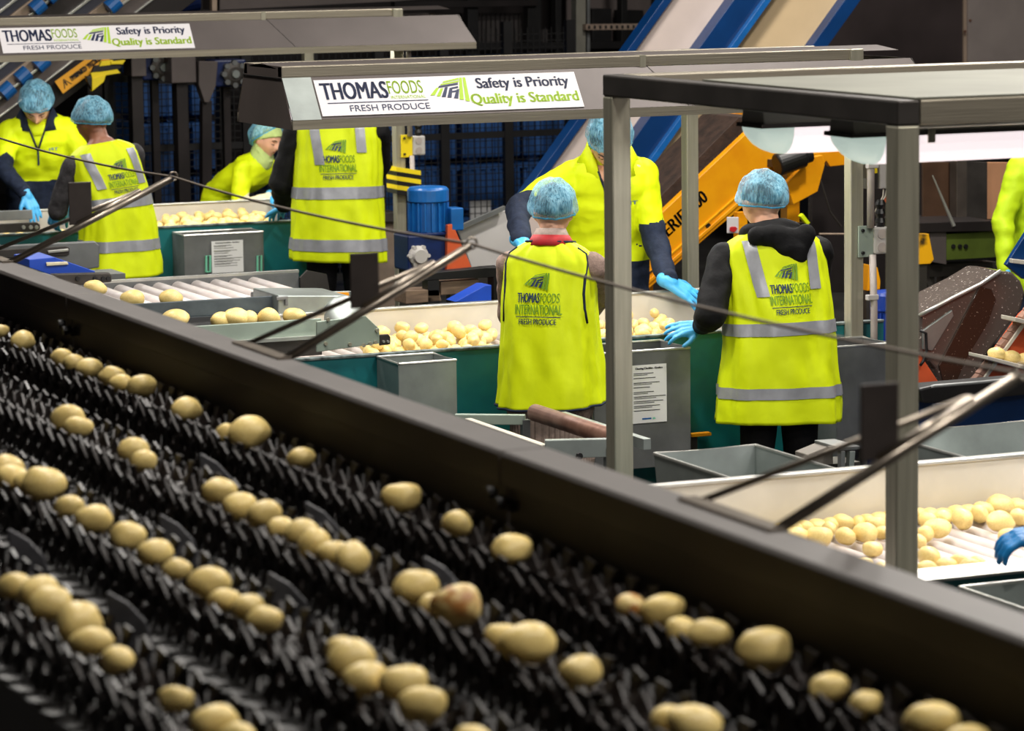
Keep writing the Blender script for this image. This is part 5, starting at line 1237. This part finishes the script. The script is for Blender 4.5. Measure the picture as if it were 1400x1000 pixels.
# ------------------------------------------------------------------ far background
# inclined conveyors upper left: rails, belts, blue end rollers
yy = 22.2
t = thing('incline_conveyor', 'bank of inclined slate belts with beige rails and blue rollers above bowed workers', 'conveyor', PY(40, 250, yy))
k = lambda x, r: x-(r)/.767        # x on row 0 -> x on row r
def istrip(nm, a, b, y0, th, mt, r0=-60, r1=230):
    poly(nm, [(k(a, r1), r1), (k(b, r1), r1), (k(b, r0), r0), (k(a, r0), r0)], y0, th, mt, t)
for a, b, mt, dy in ((-40, 18, BELTD, 0), (18, 24, RIMM, -.06), (24, 42, BELTD, .02), (42, 66, BEIGE, -.02), (66, 72, RIMM, -.08), (72, 118, GREYK, 0), (118, 124, RIMM, -.06), (124, 146, BELTD, .02), (146, 172, BEIGE, -.02), (172, 178, RIMM, -.08), (178, 206, GREYP, -.02), (206, 210, RIMM, -.05), (210, 268, GREYK, -.02)):
    istrip({id(BELTD): 'belt', id(RIMM): 'rail', id(BEIGE): 'side_rail'}.get(id(mt), 'side_panel'), a, b, yy+dy, .06, mt)
for px, py in ((45, 15), (65, -2), (148, 12), (25, 110), (50, 92), (3, 130)):
    c = PY(px, py, yy-.1); put('end_roller', MB().lathe([(0, .035), (0, .055), (.09, .055), (.09, .035)], c, (.75, 0, .62), 14), BLUEM, t, smooth=False)
poly('leg', [(100, 180), (112, 180), (112, 420), (100, 420)], yy+.1, .1, DARKST, t); poly('leg', [(20, 180), (32, 180), (32, 420), (20, 420)], yy+.1, .1, DARKST, t)
t = thing('warning_label', 'orange warning label with triangle on the incline conveyor side', 'sign', PY(100, 110, yy-.12))
L0, L1 = PY(86, 128, yy-.115), PY(152, 80, yy-.115); U = (L1-L0).normalized(); V = Vector((-U.z, 0, U.x)); W = (L1-L0).length; hgt = 20/(F/depth(L0))
put('plate', MB().obox((L0+L1)/2+V*hgt*.5, U*(W/2), V*(hgt/2), (0, .003, 0)), TAGY, t)
fn = lambda u, v: L0+U*(u*W)+V*(v*hgt)-Vector((0, .006, 0)); mb = MB(); text_on(mb, 'MIND YOUR HEAD', fn, .26, .32, 1.0, .38, .02)
for a, b in (((.06, .2), (.13, .78)), ((.13, .78), (.20, .2)), ((.20, .2), (.06, .2))): mb.add([fn(*a), fn(*b), fn(b[0]+.015, b[1]), fn(a[0]+.015, a[1])], [(0, 1, 2, 3)])
mb.add([fn(.125, .3), fn(.145, .3), fn(.15, .62), fn(.12, .62)], [(0, 1, 2, 3)]); put('lettering', mb, INK_K, t)
t = thing('hazard_bumper', 'yellow and black hazard-striped foam bumper on the incline conveyor', 'bumper', PY(145, 110, 21.9))
for i, (pts, mt) in enumerate((([(120, 112), (126, 98), (133, 104), (130, 110)], BLACKM), ([(124, 100), (138, 96), (160, 94), (165, 100), (140, 104), (126, 107)], HAZY), ([(130, 90), (168, 86), (165, 94), (138, 98), (126, 99)], BLACKM), ([(139, 84), (155, 82), (152, 89), (136, 91)], HAZY), ([(126, 107), (145, 103), (142, 112), (126, 125)], HAZY), ([(118, 104), (126, 106), (125, 122), (120, 112)], BLACKM), ([(152, 84), (172, 82), (168, 88), (152, 88)], HAZY))):
    poly('stripe', pts, 21.9-.004*i, .05, mt, t)
a = PY(145, 95, 22); put('mount', MB().box(a.x-.05, a.x+.05, 21.95, 22.25, a.z-.04, a.z+.02), BLACKM, t)
# mesh fence and blue crate stacks behind it
yf = 23.2
t = thing('mesh_fence', 'black wire-mesh machine fence in front of blue crates', 'fence', PY(400, 330, yf))
x0, x1 = PY(150, 200, yf).x, PY(780, 200, yf).x
for i in range(8):
    x = x0+(x1-x0)*i/7; put('post', MB().box(x-.035, x+.035, yf-.03, yf+.03, 0, 2.0), BLACKM, t)
put('top_rail', MB().bar((x0, yf, PY(150, 125, yf).z+.1), (x1, yf, PY(150, 125, yf).z-.15), .05, .06), BLACKM, t); put('mid_rail', MB().box(x0, x1, yf-.02, yf+.02, 1.12, 1.17), BLACKM, t); put('bottom_rail', MB().box(x0, x1, yf-.02, yf+.02, .1, .15), BLACKM, t)
mb = MB(); n = int((x1-x0)/.05)
for i in range(n): x = x0+(x1-x0)*i/n; mb.box(x-.003, x+.003, yf-.003, yf+.003, .1, 1.95)
for i in range(36): z = .15+i*.05; mb.box(x0, x1, yf-.003, yf+.003, z-.003, z+.003)
o = put('wire_mesh', mb, BLACKM, t); o['kind'] = 'stuff'
def crate(px0, px1, py0, y, n, zh=.42, hollow=True):
    a = PY(px0, py0, y); b = PY(px1, py0, y)
    for kk in range(n):
        z0 = kk*zh
        t = thing('plastic_bin', ('bottom', 'second', 'third', 'top')[kk]+' blue ribbed plastic bulk bin of a stack of four behind the mesh fence', 'bin', ((a.x+b.x)/2, y+.4, z0), group='blue bulk bins behind the mesh fence')
        put('tub', MB().box(a.x, b.x, y, y+.8, z0+.04, z0+zh-.01), BLUEC, t, bevel=.02)
        for q in range(6): x = a.x+(b.x-a.x)*(q+.5)/6; put('rib', MB().box(x-.02, x+.02, y-.02, y, z0+.05, z0+zh-.05), BLUEC, t)
        put('lip', MB().box(a.x-.01, b.x+.01, y-.025, y+.81, z0+zh-.05, z0+zh-.012), BLUEC, t)
        for xx in (a.x+.05, b.x-.15): put('foot', MB().box(xx, xx+.1, y+.05, y+.75, z0, z0+.05), BLUEC, t)
for p0, p1 in ((196, 258), (264, 300), (560, 625), (632, 712), (716, 790), (385, 450), (470, 545)): crate(p0, p1, 200, 24.4, 4)
a = PY(655, 285, 24.38); tag(put('crate_label', MB().box(a.x-.08, a.x+.1, 24.372, 24.382, a.z-.14, a.z+.06), PAPER), 'square white paper label on a blue bulk bin', 'label')
# gear motors below the far hood
for px, py, g in ((222, 92, 0), (320, 101, 1)):
    c = PY(px, py, 22.6)
    t = thing('drive_motor', 'blue drive motor with dark scalloped hub hung behind the far hood', 'motor', c, group='drive motors behind the far hood')
    put('case', MB().box(c.x-.14, c.x+.10, 22.62, 22.85, c.z-.09, c.z+.10), BLUED, t, bevel=.012)
    put('hub', MB().lathe([(0, .085), (.04, .085), (.05, .05), (.05, 0)], (c.x, 22.62, c.z), (0, -1, 0), 16), DARKST, t)
    for q in range(8): put('lobe', MB().lathe([(0, .02), (.05, .02)], (c.x+.08*math.cos(q*pi/4), 22.62, c.z+.08*math.sin(q*pi/4)), (0, -1, 0), 10), GALVD, t)
    put('boss', MB().lathe([(.05, .03), (.07, .028)], (c.x, 22.62, c.z), (0, -1, 0), 12), GALV, t)
    put('post', MB().box(c.x-.05, c.x+.0, 22.7, 22.76, 0, c.z-.08), GREYK, t)
for px0, px1, y0, y1 in ((235, 268, 84, 114), (180, 200, 84, 105)):
    a, b = PY(px0, y1, 22.4), PY(px1, y0, 22.4)
    t = thing('hanging_housing', 'grey tapered bearing housing below the far hood', 'housing', ((a.x+b.x)/2, 22.4, a.z), group='bearing housings behind the far hood')
    put('box', MB().box(a.x, b.x, 22.4, 22.6, a.z, b.z+.3), GREYP, t, bevel=.006)
    put('post', MB().box((a.x+b.x)/2-.04, (a.x+b.x)/2+.04, 22.45, 22.55, 0, a.z), GREYK, t)
t = thing('hanging_housing', 'grey bracket leg with tapering foot below the far hood', 'housing', PY(283, 140, 22.4)); poly('taper', [(272, 84), (298, 84), (295, 118), (286, 140), (280, 140), (272, 116)], 22.4, .1, GREYP, t); poly('leg', [(277, 138), (290, 138), (290, 420), (277, 420)], 22.45, .08, GREYK, t)
# racks and posts behind the middle hood
yy = 25.6
t = thing('storage_rack', 'dark storage rack with ribbed grey panels beyond the hoods', 'rack', PY(720, 100, yy))
for px, wdt in ((640, 14), (722, 18), (760, 8), (850, 8)): poly('upright', [(px, -60), (px+wdt, -60), (px+wdt, 300), (px, 300)], yy, .1, BLACKM, t)
poly('shelf_beam', [(540, 2), (735, 0), (735, 8), (540, 12)], yy-.05, .1, GREYK, t); poly('shelf_beam', [(560, 60), (900, 56), (900, 66), (560, 70)], yy-.02, .1, BLACKM, t)
for i in range(14):
    px = 628+i*6.3; poly('slat', [(px, 18), (px+4.6, 18), (px+4.6, 62), (px, 62)], yy+.2, .02, mat('dim_slat', (60, 55, 54), .7), t)
for i in range(6):
    px = 738+i*4; poly('slat', [(px, 40), (px+3, 40), (px+3, 62), (px, 62)], yy+.2, .02, mat('dim_slat', (60, 55, 54), .7), t)
poly('light_back', [(775, -60), (890, -60), (890, 64), (775, 64)], yy+.6, .03, mat('dim_back_panel', (104, 94, 92), .7), t)
for a, b, c, d in ((810, 836, 12, 62), (856, 880, 14, 62)): poly('dark_bin', [(a, c), (b, c), (b, d), (a, d)], yy+.3, .25, BLACKM, t)
t = thing('steel_column', 'pale steel column beyond the middle hood', 'column', PY(797, 400, 23.6)); poly('column', [(788, -60), (801, -60), (801, 420), (788, 420)], 23.6, .1, mat('pale_column', (128, 126, 116), .5, .4, .1, 6), t); poly('pipe', [(803, -60), (807, -60), (807, 420), (803, 420)], 23.62, .03, GALVD, t)
t = thing('cable_tray', 'perforated cable tray running from the pale column', 'tray', PY(850, 40, 23.5)); a, b = PY(799, 37, 23.56), PY(890, 36, 23.56)
put('tray', MB().bar(a, b, .06, .045), mat('tray_metal', (150, 132, 118), .5, .4, .2, 40), t)
for i in range(12): q = a.lerp(b, (i+.5)/12); put('hole', MB().box(q.x-.008, q.x+.008, 23.52, 23.531, q.z-.012, q.z+.012), BLACKM, t)
# dark machine bodies closing the view behind the far table and the tables' far side
yy = 23.9
t = thing('dark_machine', 'large unlit machine body behind the mesh fence', 'machine', PY(360, 300, 26)); poly('body', [(120, -80), (1120, -80), (1120, 330), (120, 330)], 27.0, 1.0, GREYK, t); a, b = PY(120, 330, 27), PY(1120, 330, 27); put('plinth', MB().box(a.x, b.x, 27, 28, 0, max(a.z, b.z, .1)+.05), BLACKM, t)
for px, py in ((230, 3), (215, 10)):
    pass
t = thing('top_conveyor', 'grey conveyor body with pale rail passing behind the far hood', 'conveyor', PY(300, 30, 23)); poly('body', [(215, -60), (300, -60), (300, 14), (540, 2), (640, -6), (640, -60), (215, -60)], 23.4, .4, GREYP, t)
poly('rail', [(290, -60), (297, -60), (297, 24), (290, 24)], 23.3, .06, BEIGE, t); poly('support', [(300, 10), (320, 10), (320, 420), (300, 420)], 23.5, .1, GREYK, t)
c = PY(248, 2, 23.1); put('motor', MB().lathe([(0, .0), (0, .07), (.05, .09), (.2, .09), (.2, 0)], c-Vector((.08, 0, .02)), (1, 0, .2), 16), BLUED, t); put('lamp', MB().ell(PY(215, 8, 23.0), .05, .05, .045), GALV, t, smooth=True)
# ------------------------------------------------------------------ hood interior leftovers
bpy.data.scenes.remove(WORK)
print('potatoes', NPOT, 'objects', len(bpy.data.objects))
